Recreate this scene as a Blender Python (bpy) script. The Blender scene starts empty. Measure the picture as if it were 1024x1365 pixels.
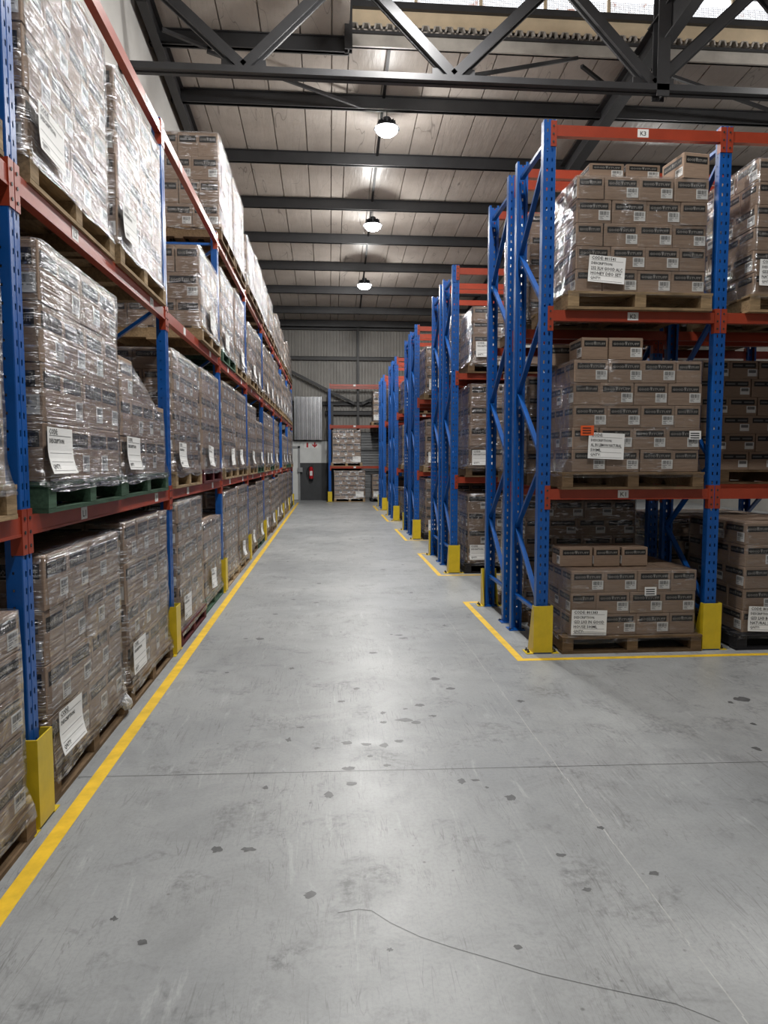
import bpy, math, random
from mathutils import Matrix, Vector, noise

random.seed(7)
SC = bpy.context.scene
COL = SC.collection
PI = math.pi

# ------------------------------------------------------------------ camera
FPX, CXP, CYP, CAMH = 925.0, 512.0, 682.5, 1.6
TH = math.atan(69.5 / FPX)
PS = math.atan(73 * math.cos(TH) / FPX)
Fv = Vector((math.sin(PS) * math.cos(TH), math.cos(PS) * math.cos(TH), -math.sin(TH)))
Rv = Vector((math.cos(PS), -math.sin(PS), 0))
Uv = Rv.cross(Fv)
CAM = Vector((0, 0, CAMH))
cd = bpy.data.cameras.new('camera')
cd.sensor_fit = 'VERTICAL'
cd.sensor_height = 36.0
cd.lens = FPX / 1365 * 36.0
cd.clip_start = 0.05
cd.clip_end = 200
cam = bpy.data.objects.new('camera', cd)
COL.objects.link(cam)
cam.matrix_world = Matrix(((Rv.x, Uv.x, -Fv.x, CAM.x), (Rv.y, Uv.y, -Fv.y, CAM.y), (Rv.z, Uv.z, -Fv.z, CAM.z), (0, 0, 0, 1)))
SC.camera = cam

# ------------------------------------------------------------------ world, exposure, lamp settings
w = bpy.data.worlds.new('sky')
SC.world = w
w.use_nodes = True
w.node_tree.nodes['Background'].inputs[0].default_value = (0.86, 0.92, 1.0, 1)
w.node_tree.nodes['Background'].inputs[1].default_value = 3.0
vs = SC.view_settings
vs.view_transform = 'Standard'
vs.look = 'None'
vs.gamma = 1.0
vs.use_curve_mapping = False
vs.exposure = 0.38
LAMP_W = 135.0           # watts of each high-bay lamp, downward through the lens
BULB_W = 108.0           # watts of the bare dome, in every direction
LAMP_X = 1.09
LAMPS = [(13.2, 7.66), (17.35, 7.29), (21.4, 6.86), (9.0, 8.0), (4.8, 8.0), (0.6, 8.0)]
LAMPS_ADDED = [(8.2, 9.0, 8.0), (8.2, 17.35, 7.1)]  # unseen side lamps, added to light the right-hand area
cy = SC.cycles
cy.max_bounces = 7
cy.diffuse_bounces = 4
cy.glossy_bounces = 3
cy.transmission_bounces = 3
cy.transparent_max_bounces = 20
cy.caustics_reflective = False
cy.caustics_refractive = False
cy.sample_clamp_indirect = 4.0
cy.use_denoising = True


# ------------------------------------------------------------------ materials


def lin(c):
    def f(v):
        v /= 255.0
        return v / 12.92 if v <= 0.04045 else ((v + 0.055) / 1.055) ** 2.4
    return (f(c[0]), f(c[1]), f(c[2]), 1.0)


class NT:
    def __init__(s, name):
        s.m = bpy.data.materials.new(name)
        s.m.use_nodes = True
        s.t = s.m.node_tree
        s.t.nodes.clear()
        s.out = s.n('ShaderNodeOutputMaterial')

    def n(s, typ, **kw):
        nd = s.t.nodes.new(typ)
        for k, v in kw.items():
            setattr(nd, k, v)
        return nd

    def l(s, a, b):
        s.t.links.new(a, b)

    def noise(s, vec, scale, detail=4, rough=0.6, dist=0.0):
        nd = s.n('ShaderNodeTexNoise')
        nd.inputs['Scale'].default_value = scale
        nd.inputs['Detail'].default_value = detail
        nd.inputs['Roughness'].default_value = rough
        nd.inputs['Distortion'].default_value = dist
        if vec is not None:
            s.l(vec, nd.inputs['Vector'])
        return nd

    def mapping(s, vec, scale=(1, 1, 1), rot=(0, 0, 0), loc=(0, 0, 0)):
        nd = s.n('ShaderNodeMapping')
        nd.inputs['Scale'].default_value = scale
        nd.inputs['Rotation'].default_value = rot
        nd.inputs['Location'].default_value = loc
        s.l(vec, nd.inputs['Vector'])
        return nd.outputs[0]

    def ramp(s, fac, stops):
        nd = s.n('ShaderNodeValToRGB')
        els = nd.color_ramp.elements
        while len(els) < len(stops):
            els.new(0.5)
        for e, (p, c) in zip(els, stops):
            e.position = p
            e.color = c if len(c) == 4 else (*c, 1)
        s.l(fac, nd.inputs[0])
        return nd.outputs[0]

    def math(s, op, a, b=None, clamp=False):
        nd = s.n('ShaderNodeMath', operation=op, use_clamp=clamp)
        for i, v in enumerate((a, b)):
            if v is None:
                continue
            if isinstance(v, (int, float)):
                nd.inputs[i].default_value = v
            else:
                s.l(v, nd.inputs[i])
        return nd.outputs[0]

    def mix(s, fac, a, b, blend='MIX'):
        nd = s.n('ShaderNodeMix', data_type='RGBA', blend_type=blend)
        for sock, v in ((nd.inputs[0], fac), (nd.inputs[6], a), (nd.inputs[7], b)):
            if isinstance(v, (int, float)):
                sock.default_value = v
            elif isinstance(v, tuple):
                sock.default_value = v
            else:
                s.l(v, sock)
        return nd.outputs[2]

    def bump(s, h, strength=0.3, dist=0.01):
        nd = s.n('ShaderNodeBump')
        nd.inputs['Strength'].default_value = strength
        nd.inputs['Distance'].default_value = dist
        s.l(h, nd.inputs['Height'])
        return nd.outputs[0]

    def bsdf(s, col, rough=0.5, metal=0.0, normal=None, spec=0.5):
        b = s.n('ShaderNodeBsdfPrincipled')
        for sock, v in ((b.inputs['Base Color'], col), (b.inputs['Roughness'], rough)):
            if isinstance(v, (int, float, tuple)):
                sock.default_value = v
            else:
                s.l(v, sock)
        b.inputs['Metallic'].default_value = metal
        b.inputs['Specular IOR Level'].default_value = spec
        if normal is not None:
            s.l(normal, b.inputs['Normal'])
        return b

    def fin(s, shader):
        s.l(shader.outputs[0] if hasattr(shader, 'outputs') else shader, s.out.inputs[0])
        return s.m


def simple(name, c, rough=0.5, metal=0.0, var=0.12, scale=6.0, bump=0.0, spec=0.5, rnd=0.0):
    t = NT(name)
    co = t.n('ShaderNodeTexCoord').outputs['Object']
    nz = t.noise(co, scale, 5)
    base = lin(c)
    dk = tuple(v * (1 - var * 1.6) for v in base[:3]) + (1,)
    lt = tuple(min(1, v * (1 + var)) for v in base[:3]) + (1,)
    col = t.ramp(nz.outputs[0], [(0.3, dk), (0.7, lt)])
    if rnd > 0:
        oi = t.n('ShaderNodeObjectInfo')
        hv = t.n('ShaderNodeHueSaturation')
        t.l(t.math('ADD', t.math('MULTIPLY', oi.outputs['Random'], rnd), 1 - rnd / 2), hv.inputs['Value'])
        t.l(col, hv.inputs['Color'])
        col = hv.outputs[0]
    nrm = t.bump(t.noise(co, scale * 8, 3).outputs[0], bump, 0.004) if bump else None
    return t.fin(t.bsdf(col, rough, metal, nrm, spec))


def make_wood(name, c, rnd=0.35):
    t = NT(name)
    co = t.n('ShaderNodeTexCoord').outputs['Object']
    mp = t.mapping(co, (3, 26, 26))
    nz = t.noise(mp, 2.0, 6, 0.7)
    n2 = t.noise(co, 5.0, 4)
    base = lin(c)
    col = t.ramp(nz.outputs[0], [(0.3, tuple(v * 0.55 for v in base[:3])), (0.7, tuple(min(1, v * 1.15) for v in base[:3]))])
    col = t.mix(t.math('MULTIPLY', t.ramp(n2.outputs[0], [(0.5, (0, 0, 0)), (0.7, (1, 1, 1))]), 0.5), col, tuple(v * 0.35 for v in base[:3]) + (1,))
    oi = t.n('ShaderNodeObjectInfo')
    hv = t.n('ShaderNodeHueSaturation')
    t.l(t.math('ADD', t.math('MULTIPLY', oi.outputs['Random'], rnd), 1 - rnd / 2), hv.inputs['Value'])
    t.l(col, hv.inputs['Color'])
    return t.fin(t.bsdf(hv.outputs[0], 0.8, 0, t.bump(nz.outputs[0], 0.4, 0.004), 0.2))


def make_floor():
    t = NT('painted_concrete')
    co = t.n('ShaderNodeTexCoord').outputs['Object']
    big = t.noise(co, 0.55, 5, 0.6)
    mid = t.noise(co, 3.2, 6, 0.65, 0.6)
    fine = t.noise(co, 26, 5, 0.7)
    col = t.ramp(big.outputs[0], [(0.3, lin((132, 135, 137))), (0.7, lin((166, 168, 168)))])
    # worn patches and scuffs
    m1 = t.ramp(mid.outputs[0], [(0.53, (0, 0, 0)), (0.66, (1, 1, 1))])
    m1 = t.math('MULTIPLY', m1, t.ramp(fine.outputs[0], [(0.42, (0, 0, 0)), (0.6, (1, 1, 1))]))
    col = t.mix(t.math('MULTIPLY', m1, 0.65), col, lin((84, 85, 86)))
    m3 = t.ramp(t.noise(co, 1.7, 8, 0.75, 1.0).outputs[0], [(0.46, (0, 0, 0)), (0.66, (1, 1, 1))])
    col = t.mix(t.math('MULTIPLY', m3, 0.32), col, lin((104, 106, 107)))
    # long wheel scratches, mostly along the aisle and across it
    for rot, sc, amt, seed in ((0.06, (9, 0.5, 1), 0.6, 3), (1.2, (7, 0.8, 1), 0.5, 11), (-0.5, (8, 0.6, 1), 0.55, 23), (0.25, (14, 1.2, 1), 0.5, 31)):
        mp = t.mapping(co, sc, (0, 0, rot), (seed, seed * 1.7, 0))
        nz = t.noise(mp, 2.2, 3, 0.55, 0.8)
        d = t.math('ABSOLUTE', t.math('SUBTRACT', nz.outputs[0], 0.5))
        ln = t.ramp(d, [(0.0, (1, 1, 1)), (0.012, (0, 0, 0))])
        ln = t.math('MULTIPLY', ln, t.ramp(t.noise(co, 1.3 + seed * 0.03, 3).outputs[0], [(0.5, (0, 0, 0)), (0.62, (1, 1, 1))]))
        col = t.mix(t.math('MULTIPLY', ln, amt), col, lin((92, 92, 92)))
    # pale scuffs
    mp = t.mapping(co, (5, 0.7, 1), (0, 0, -0.12), (5, 2, 0))
    pl = t.ramp(t.noise(mp, 2.6, 5, 0.7, 0.4).outputs[0], [(0.6, (0, 0, 0)), (0.72, (1, 1, 1))])
    col = t.mix(t.math('MULTIPLY', pl, 0.35), col, lin((196, 198, 198)))
    # small dark specks
    vo = t.n('ShaderNodeTexVoronoi')
    vo.inputs['Scale'].default_value = 9.0
    t.l(co, vo.inputs['Vector'])
    sp = t.ramp(vo.outputs['Distance'], [(0.03, (1, 1, 1)), (0.075, (0, 0, 0))])
    sp = t.math('MULTIPLY', sp, t.ramp(t.noise(co, 2.1, 2).outputs[0], [(0.44, (0, 0, 0)), (0.6, (1, 1, 1))]))
    m4 = t.noise(co, 60, 4, 0.7)
    col = t.mix(t.math('MULTIPLY', t.ramp(m4.outputs[0], [(0.45, (0, 0, 0)), (0.7, (1, 1, 1))]), 0.22), col, lin((100, 101, 102)))
    col = t.mix(t.math('MULTIPLY', sp, 0.8), col, lin((80, 80, 80)))
    rough = t.math('ADD', t.math('MULTIPLY', mid.outputs[0], 0.26), 0.26)
    nrm = t.bump(t.math('ADD', fine.outputs[0], mid.outputs[0]), 0.12, 0.004)
    return t.fin(t.bsdf(col, rough, 0, nrm, 0.42))


def make_card():
    t = NT('cardboard')
    co = t.n('ShaderNodeTexCoord').outputs['Object']
    nz = t.noise(t.mapping(co, (4, 4, 60)), 3.0, 4)
    n2 = t.noise(co, 7, 4)
    col = t.ramp(nz.outputs[0], [(0.3, lin((142, 121, 104))), (0.7, lin((164, 142, 124)))])
    col = t.mix(t.math('MULTIPLY', n2.outputs[0], 0.25), col, lin((130, 108, 90)))
    oi = t.n('ShaderNodeObjectInfo')
    hv = t.n('ShaderNodeHueSaturation')
    t.l(t.math('ADD', t.math('MULTIPLY', oi.outputs['Random'], 0.16), 0.92), hv.inputs['Value'])
    t.l(col, hv.inputs['Color'])
    return t.fin(t.bsdf(hv.outputs[0], 0.75, 0, t.bump(nz.outputs[0], 0.15, 0.002), 0.25))


def make_film(name, fold_glint_amt, lo, hi):
    t = NT(name)
    uv = t.n('ShaderNodeUVMap')
    uv.uv_map = 'UVMap'
    u = uv.outputs[0]
    oi = t.n('ShaderNodeObjectInfo')
    cm = t.n('ShaderNodeCombineXYZ')
    t.l(t.math('MULTIPLY', oi.outputs['Random'], 37.0), cm.inputs[2])
    ad = t.n('ShaderNodeVectorMath', operation='ADD')
    t.l(u, ad.inputs[0])
    t.l(cm.outputs[0], ad.inputs[1])
    u = ad.outputs[0]
    a = t.noise(t.mapping(u, (1.0, 29, 1), (0, 0, 0.02)), 1.5, 4, 0.55, 0.18)
    b = t.noise(t.mapping(u, (1.4, 20, 1), (0, 0, -0.5), (3, 9, 0)), 1.7, 3, 0.55, 0.25)
    e = t.noise(t.mapping(u, (1, 1.6, 1), (0, 0, 0), (2, 8, 1)), 14.0, 3, 0.6)
    dash = t.ramp(e.outputs[0], [(0.44, (0.02, 0.02, 0.02)), (0.54, (1, 1, 1))])
    c = t.noise(u, 2.4, 4, 0.6, 0.6)
    d = t.noise(t.mapping(u, (1, 1, 1), (0, 0, 0), (7, 5, 3)), 3.1, 3, 0.6, 0.4)
    where_a = t.ramp(c.outputs[0], [(lo, (0.08, 0.08, 0.08)), (hi, (1, 1, 1))])
    where_b = t.ramp(d.outputs[0], [(0.47, (0, 0, 0)), (0.62, (1, 1, 1))])
    hgt = t.math('ADD', a.outputs[0], t.math('MULTIPLY', t.math('MULTIPLY', b.outputs[0], where_b), 0.9))
    hgt = t.math('ADD', hgt, t.math('MULTIPLY', c.outputs[0], 1.5))
    nb = t.n('ShaderNodeBump')
    nb.inputs['Strength'].default_value = 1.0
    nb.inputs['Distance'].default_value = 0.017
    t.l(hgt, nb.inputs['Height'])
    nrm = nb.outputs[0]
    fr = t.n('ShaderNodeFresnel')
    fr.inputs['IOR'].default_value = 1.48
    t.l(nrm, fr.inputs['Normal'])

    def ridge(nz, w):
        return t.ramp(t.math('ABSOLUTE', t.math('SUBTRACT', nz.outputs[0], 0.53)), [(0.0, (1, 1, 1)), (w, (0, 0, 0))])
    fold_glint = t.math('MAXIMUM', t.math('MULTIPLY', ridge(a, 0.032), where_a), t.math('MULTIPLY', ridge(b, 0.034), where_b))
    fold_glint = t.math('MULTIPLY', fold_glint, dash)
    tr = t.n('ShaderNodeBsdfTransparent')
    tr.inputs['Color'].default_value = (0.97, 0.97, 0.97, 1)
    g1 = t.n('ShaderNodeBsdfGlossy')
    g1.inputs['Roughness'].default_value = 0.13
    g1.inputs['Color'].default_value = (0.95, 0.96, 1, 1)
    t.l(nrm, g1.inputs['Normal'])
    # creased folds lie layers thick: milky, shiny, with glints painted in as pale streaks
    g2 = t.n('ShaderNodeBsdfGlossy')
    g2.inputs['Roughness'].default_value = 0.25
    g2.inputs['Color'].default_value = (0.95, 0.96, 1, 1)
    t.l(nrm, g2.inputs['Normal'])
    df = t.n('ShaderNodeBsdfDiffuse')
    df.inputs['Color'].default_value = (0.76, 0.77, 0.8, 1)
    mf = t.n('ShaderNodeMixShader')
    mf.inputs[0].default_value = 0.7
    t.l(df.outputs[0], mf.inputs[1])
    t.l(g2.outputs[0], mf.inputs[2])
    m1 = t.n('ShaderNodeMixShader')
    t.l(t.math('MINIMUM', t.math('MULTIPLY', fr.outputs[0], 1.1), 0.4), m1.inputs[0])
    t.l(tr.outputs[0], m1.inputs[1])
    t.l(g1.outputs[0], m1.inputs[2])
    m2 = t.n('ShaderNodeMixShader')
    t.l(t.math('ADD', t.math('MULTIPLY', fold_glint, fold_glint_amt), 0.01), m2.inputs[0])
    t.l(m1.outputs[0], m2.inputs[1])
    t.l(mf.outputs[0], m2.inputs[2])
    return t.fin(m2)


def make_roof():
    t = NT('roof_insulation')
    co = t.n('ShaderNodeTexCoord').outputs['Object']
    big = t.noise(co, 0.8, 6, 0.65)
    spots = t.noise(co, 9, 4, 0.7)
    col = t.ramp(big.outputs[0], [(0.3, lin((166, 157, 149))), (0.7, lin((192, 184, 176)))])
    s = t.ramp(spots.outputs[0], [(0.6, (0, 0, 0)), (0.75, (1, 1, 1))])
    col = t.mix(t.math('MULTIPLY', s, 0.35), col, lin((120, 110, 100)))
    # sagging wires / creases
    d = t.math('ABSOLUTE', t.math('SUBTRACT', t.noise(t.mapping(co, (1.7, 0.25, 1)), 1.2, 2, 0.5, 0.5).outputs[0], 0.5))
    ln = t.ramp(d, [(0.0, (1, 1, 1)), (0.004, (0, 0, 0))])
    col = t.mix(t.math('MULTIPLY', ln, 0.6), col, lin((80, 75, 70)))
    nrm = t.bump(t.noise(t.mapping(co, (3.0, 0.5, 1)), 2.0, 4).outputs[0], 0.5, 0.03)
    return t.fin(t.bsdf(col, 0.42, 0, nrm, 0.35))


def make_emit(name, c, st):
    t = NT(name)
    e = t.n('ShaderNodeEmission')
    e.inputs[0].default_value = c
    e.inputs[1].default_value = st
    return t.fin(e)


def make_pane():
    t = NT('clear_fibreglass')
    co = t.n('ShaderNodeTexCoord').outputs['Object']
    nz = t.noise(co, 5, 5, 0.7)
    col = t.ramp(nz.outputs[0], [(0.30, lin((200, 165, 150))), (0.42, lin((250, 250, 250)))])
    tl = t.n('ShaderNodeBsdfTranslucent')
    t.l(col, tl.inputs[0])
    tr = t.n('ShaderNodeBsdfTransparent')
    t.l(col, tr.inputs[0])
    m = t.n('ShaderNodeMixShader')
    m.inputs[0].default_value = 0.5
    t.l(tl.outputs[0], m.inputs[1])
    t.l(tr.outputs[0], m.inputs[2])
    return t.fin(m)


MT = dict(
    floor=make_floor(), card=make_card(), film=make_film('loose_stretch_film', 0.88, 0.39, 0.53), film_tight=make_film('tight_stretch_film', 0.5, 0.52, 0.68), roof=make_roof(), pane=make_pane(),
    line=simple('yellow_floor_paint', (226, 184, 40), 0.5, 0, 0.14, 9),
    guard=simple('yellow_guard_paint', (212, 184, 38), 0.38, 0, 0.08, 9, 0.1),
    blue=simple('blue_rack_paint', (12, 82, 158), 0.34, 0, 0.1, 5, 0.03),
    orange=simple('orange_rack_paint', (152, 58, 36), 0.36, 0, 0.1, 5, 0.03),
    wood=make_wood('pallet_wood', (160, 136, 104)),
    wood_dark=make_wood('weathered_pallet_wood', (120, 98, 74)),
    green=make_wood('green_painted_wood', (66, 92, 74)),
    red=make_wood('dark_red_painted_wood', (92, 42, 44)),
    black=make_wood('black_painted_wood', (46, 46, 50)),
    band=simple('black_print', (24, 23, 23), 0.6, 0, 0.1, 20),
    bandtext=simple('grey_print', (150, 146, 140), 0.6, 0, 0.05, 20),
    white=simple('white_sticker', (226, 226, 224), 0.55, 0, 0.04, 9),
    ink=simple('black_ink', (26, 26, 28), 0.6, 0, 0.05, 9),
    greyink=simple('grey_ink', (110, 110, 110), 0.6, 0, 0.05, 9),
    paper=simple('white_paper', (236, 236, 234), 0.6, 0, 0.04, 4),
    orangesticker=simple('orange_sticker', (226, 92, 40), 0.5, 0, 0.05, 9),
    steel=simple('dark_steel', (46, 46, 48), 0.5, 0.0, 0.15, 3, 0.05),
    steel_light=simple('pale_steel', (170, 164, 156), 0.5, 0, 0.12, 3),
    cream=simple('cream_sheet', (206, 186, 156), 0.6, 0, 0.08, 3),
    sheetwall=simple('grey_wall_sheet', (142, 139, 134), 0.5, 0, 0.12, 1.5),
    galv=simple('galvanised_steel', (190, 192, 195), 0.22, 0.9, 0.12, 2, 0.1),
    plaster=simple('grey_white_plaster', (196, 194, 190), 0.8, 0, 0.05, 1.5, 0.1),
    wallwhite=simple('white_wall_paint', (214, 216, 214), 0.7, 0, 0.06, 2.5, 0.25),
    walldark=simple('charcoal_wall_paint', (62, 64, 66), 0.7, 0, 0.12, 2.5, 0.25),
    shutter=simple('dark_shutter_steel', (58, 60, 62), 0.45, 0.2, 0.1, 4),
    grey=simple('grey_frame_paint', (140, 142, 144), 0.5, 0, 0.08, 4),
    redpaint=simple('red_paint', (178, 22, 34), 0.35, 0, 0.06, 6),
    rubber=simple('black_rubber', (24, 24, 25), 0.6, 0, 0.1, 6),
    stain=simple('oil_stain', (88, 89, 90), 0.42, 0, 0.2, 14),
    scuff=simple('pale_scuff', (168, 169, 168), 0.6, 0, 0.15, 20),
    housing=simple('lamp_housing', (58, 60, 64), 0.4, 0.6, 0.1, 6),
    lens=make_emit('lamp_lens', (1.0, 0.98, 0.95, 1), 60.0),
    filmtail=simple('bunched_film', (205, 206, 208), 0.15, 0, 0.2, 14, 0.6),
    mesh=simple('wire_mesh', (120, 100, 92), 0.6, 0, 0.1, 6),
    wrapwhite=simple('white_board', (225, 226, 224), 0.6, 0, 0.04, 5),
)


# ------------------------------------------------------------------ mesh building
class MB:
    def __init__(s):
        s.v, s.f, s.m, s.mats, s.uv = [], [], [], [], None

    def mi(s, mat):
        if mat not in s.mats:
            s.mats.append(mat)
        return s.mats.index(mat)

    def poly(s, pts, mat):
        b = len(s.v)
        s.v.extend(tuple(p) for p in pts)
        s.f.append(tuple(range(b, b + len(pts))))
        s.m.append(s.mi(mat))

    def hexa(s, p, mat):      # p: 8 points, bottom 0-3 ccw, top 4-7
        b = len(s.v)
        s.v.extend(tuple(q) for q in p)
        k = s.mi(mat)
        for q in ((3, 2, 1, 0), (4, 5, 6, 7), (0, 1, 5, 4), (1, 2, 6, 5), (2, 3, 7, 6), (3, 0, 4, 7)):
            s.f.append(tuple(b + i for i in q))
            s.m.append(k)

    def box(s, lo, hi, mat):
        x0, y0, z0 = lo
        x1, y1, z1 = hi
        s.hexa([(x0, y0, z0), (x1, y0, z0), (x1, y1, z0), (x0, y1, z0), (x0, y0, z1), (x1, y0, z1), (x1, y1, z1), (x0, y1, z1)], mat)

    def bar(s, a, b, wd, ht, mat, up=(0, 0, 1)):
        a, b = Vector(a), Vector(b)
        d = (b - a).normalized()
        up = Vector(up)
        sd = d.cross(up)
        if sd.length < 1e-4:
            sd = d.cross(Vector((1, 0, 0)))
        sd = sd.normalized() * wd / 2
        u2 = sd.cross(d).normalized() * ht / 2
        s.hexa([a - sd - u2, a + sd - u2, b + sd - u2, b - sd - u2, a - sd + u2, a + sd + u2, b + sd + u2, b - sd + u2], mat)

    def ibeam(s, a, b, wd, ht, th, mat, up=(0, 0, 1)):
        a, b = Vector(a), Vector(b)
        d = (b - a).normalized()
        sd = d.cross(Vector(up)).normalized()
        u2 = sd.cross(d).normalized()
        s.bar(a, b, th, ht - th, mat, up)
        s.bar(a + u2 * (ht / 2 - th / 2), b + u2 * (ht / 2 - th / 2), wd, th, mat, up)
        s.bar(a - u2 * (ht / 2 - th / 2), b - u2 * (ht / 2 - th / 2), wd, th, mat, up)

    def cyl(s, a, b, r, mat, n=10, r2=None):
        a, b = Vector(a), Vector(b)
        r2 = r if r2 is None else r2
        d = (b - a).normalized()
        x = d.orthogonal().normalized()
        y = d.cross(x)
        k = s.mi(mat)
        base = len(s.v)
        for i in range(n):
            t = 2 * PI * i / n
            q = x * math.cos(t) + y * math.sin(t)
            s.v.append(tuple(a + q * r))
            s.v.append(tuple(b + q * r2))
        for i in range(n):
            j = (i + 1) % n
            s.f.append((base + 2 * i, base + 2 * j, base + 2 * j + 1, base + 2 * i + 1))
            s.m.append(k)
        s.f.append(tuple(base + 2 * i for i in reversed(range(n))))
        s.m.append(k)
        s.f.append(tuple(base + 2 * i + 1 for i in range(n)))
        s.m.append(k)

    def add(s, verts, faces, mat, fn=None):
        b = len(s.v)
        s.v.extend(tuple(fn(p) if fn else p) for p in verts)
        k = s.mi(mat)
        for f in faces:
            s.f.append(tuple(b + i for i in f))
            s.m.append(k)

    def data(s, name):
        me = bpy.data.meshes.new(name)
        me.from_pydata(s.v, [], s.f)
        for m in s.mats:
            me.materials.append(MT[m])
        me.polygons.foreach_set('material_index', s.m)
        if s.uv:
            lay = me.uv_layers.new(name='UVMap')
            for i, l in enumerate(me.loops):
                lay.data[i].uv = s.uv[l.vertex_index]
        me.update()
        return me

    def obj(s, name, parent=None, **kw):
        return link(name, s.data(name), parent, **kw)


def link(name, data, parent=None, mat=None, label=None, cat=None, group=None, kind=None):
    o = bpy.data.objects.new(name, data)
    COL.objects.link(o)
    if parent is not None:
        o.parent = parent
    if mat is not None:
        o.matrix_local = mat
    if label:
        o['label'] = label
    if cat:
        o['category'] = cat
    if group:
        o['group'] = group
    if kind:
        o['kind'] = kind
    return o


def empty(name, label, cat, loc=(0, 0, 0), rz=0.0, group=None, kind=None):
    o = link(name, None, None, Matrix.Translation(loc) @ Matrix.Rotation(rz, 4, 'Z'), label, cat, group, kind)
    o.empty_display_size = 0.1
    return o


TXT = {}


def text(string, res=2):
    key = (string, res)
    if key not in TXT:
        cu = bpy.data.curves.new('lettering', 'FONT')
        cu.body = string
        cu.size = 1.0
        cu.resolution_u = res
        cu.offset = 0.012 if res > 1 else 0.022
        ob = bpy.data.objects.new('lettering', cu)
        me = ob.to_mesh()
        vs_ = [(v.co.x, v.co.y) for v in me.vertices]
        fs_ = [tuple(p.vertices) for p in me.polygons]
        ob.to_mesh_clear()
        bpy.data.objects.remove(ob)
        bpy.data.curves.remove(cu)
        x0 = min(v[0] for v in vs_)
        x1 = max(v[0] for v in vs_)
        y0 = min(v[1] for v in vs_)
        y1 = max(v[1] for v in vs_)
        TXT[key] = ([((x - x0) / (x1 - x0), (y - y0) / (y1 - y0)) for x, y in vs_], fs_, (x1 - x0) / (y1 - y0))
    return TXT[key]


def put_text(mb, string, x, z, wd, ht, y, mat, fn=None, res=2, shear=0.0):
    vs_, fs_, _ = text(string, res)
    pts = [(x + (a + shear * b * ht / max(wd, 1e-6)) * wd, y, z + b * ht) for a, b in vs_]
    mb.add(pts, fs_, mat, fn)


ORD = ['first', 'second', 'third', 'fourth', 'fifth', 'sixth', 'seventh', 'eighth', 'ninth', 'tenth']

# ------------------------------------------------------------------ the setting
WX0, WX1, WY0, WY1 = -2.78, 13.5, -8.0, 27.7
ROOF0, SLOPE = 6.97, 0.087


def roof_z(y):
    return ROOF0 + SLOPE * (WY1 - y)


mb = MB()
mb.box((WX0 - 0.3, WY0, -0.2), (WX1, WY1 + 0.3, 0), 'floor')
floor = mb.obj('floor', kind='structure')
# stains, cracks and scuffs with their own outlines
STAINS = [(-0.08, 3.77, 0.024), (0.09, 3.5, 0.027), (0.09, 3.83, 0.025), (0.2, 3.8, 0.041), (0.3, 3.78, 0.033), (0.39, 3.83, 0.025), (0.46, 4.15, 0.045), (0.52, 4.1, 0.027), (0.64, 4.2, 0.027), (0.33, 4.28, 0.023), (0.18, 4.76, 0.026), (-0.18, 4.08, 0.022), (-0.24, 3.9, 0.025), (-0.01, 3.22, 0.031), (0.1, 3.33, 0.029), (0.19, 2.15, 0.016), (-0.08, 2.46, 0.021), (0.85, 3.13, 0.03), (0.76, 3.24, 0.014), (0.65, 3.31, 0.029), (0.95, 2.41, 0.021), (1.17, 2.83, 0.018), (1.25, 2.49, 0.019), (2.75, 4.34, 0.061), (2.56, 3.92, 0.025), (2.36, 3.57, 0.031), (2.64, 4.29, 0.023), (-0.47, 2.79, 0.03), (-0.34, 2.78, 0.03), (-0.63, 2.25, 0.022), (-0.76, 2.38, 0.015), (0.84, 4.71, 0.031), (1.26, 4.42, 0.029), (0.32, 4.12, 0.022), (0.58, 4.4, 0.029), (0.72, 3.32, 0.018), (0.61, 2.13, 0.012), (-0.32, 3.32, 0.022), (0.48, 4.34, 0.019), (0.21, 3.64, 0.016), (0.29, 3.52, 0.019), (0.76, 4.93, 0.032), (0.07, 4.51, 0.024), (0.93, 2.64, 0.014)]
for i in range(60):
    STAINS.append((random.uniform(-0.9, 1.4), random.uniform(5.2, 22), random.uniform(0.015, 0.05)))
mb = MB()
for (x, y, r) in STAINS:
    n = 14
    ph = random.uniform(0, 50)
    sx, sy = random.uniform(0.8, 1.5), random.uniform(0.7, 1.4)
    mb.poly([(x + r * sx * math.cos(2 * PI * k / n) * (0.75 + 0.7 * noise.noise((k * 0.9, ph, 0))), y + r * sy * math.sin(2 * PI * k / n) * (0.75 + 0.7 * noise.noise((k * 0.9, ph, 5))), 0.0006) for k in range(n)], 'stain')
CRACK = [(0.02, 2.35), (0.095, 2.364), (0.14, 2.353), (0.201, 2.283), (0.295, 2.204), (0.387, 2.149), (0.521, 2.077), (0.647, 2.008), (0.771, 1.955), (0.891, 1.906), (1.008, 1.859), (1.103, 1.786)]
for (a, b), (c, d) in zip(CRACK, CRACK[1:]):
    mb.poly([(a, b - 0.0016, 0.0007), (c, d - 0.0016, 0.0007), (c, d + 0.0016, 0.0007), (a, b + 0.0016, 0.0007)], 'stain')
mb.obj('stain', floor, kind='stuff')
mb = MB()     # the slab joints
y = 1.2
while y < 26:
    for xx, wv in ((1.18, 0.0025),):
        j = random.uniform(-0.005, 0.005)
        mb.poly([(xx + j - wv, y, 0.0005), (xx + j + wv, y, 0.0005), (xx - j + wv, y + 0.3, 0.0005), (xx - j - wv, y + 0.3, 0.0005)], 'scuff')
    y += 0.3
for yy in (3.45, 9.4, 15.4, 21.4):
    mb.poly([(-1.3, yy + 0.06 - 0.003, 0.0005), (5.0, yy - 0.12 - 0.003, 0.0005), (5.0, yy - 0.12 + 0.003, 0.0005), (-1.3, yy + 0.06 + 0.003, 0.0005)], 'stain')
mb.obj('slab_joint', floor)

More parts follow.
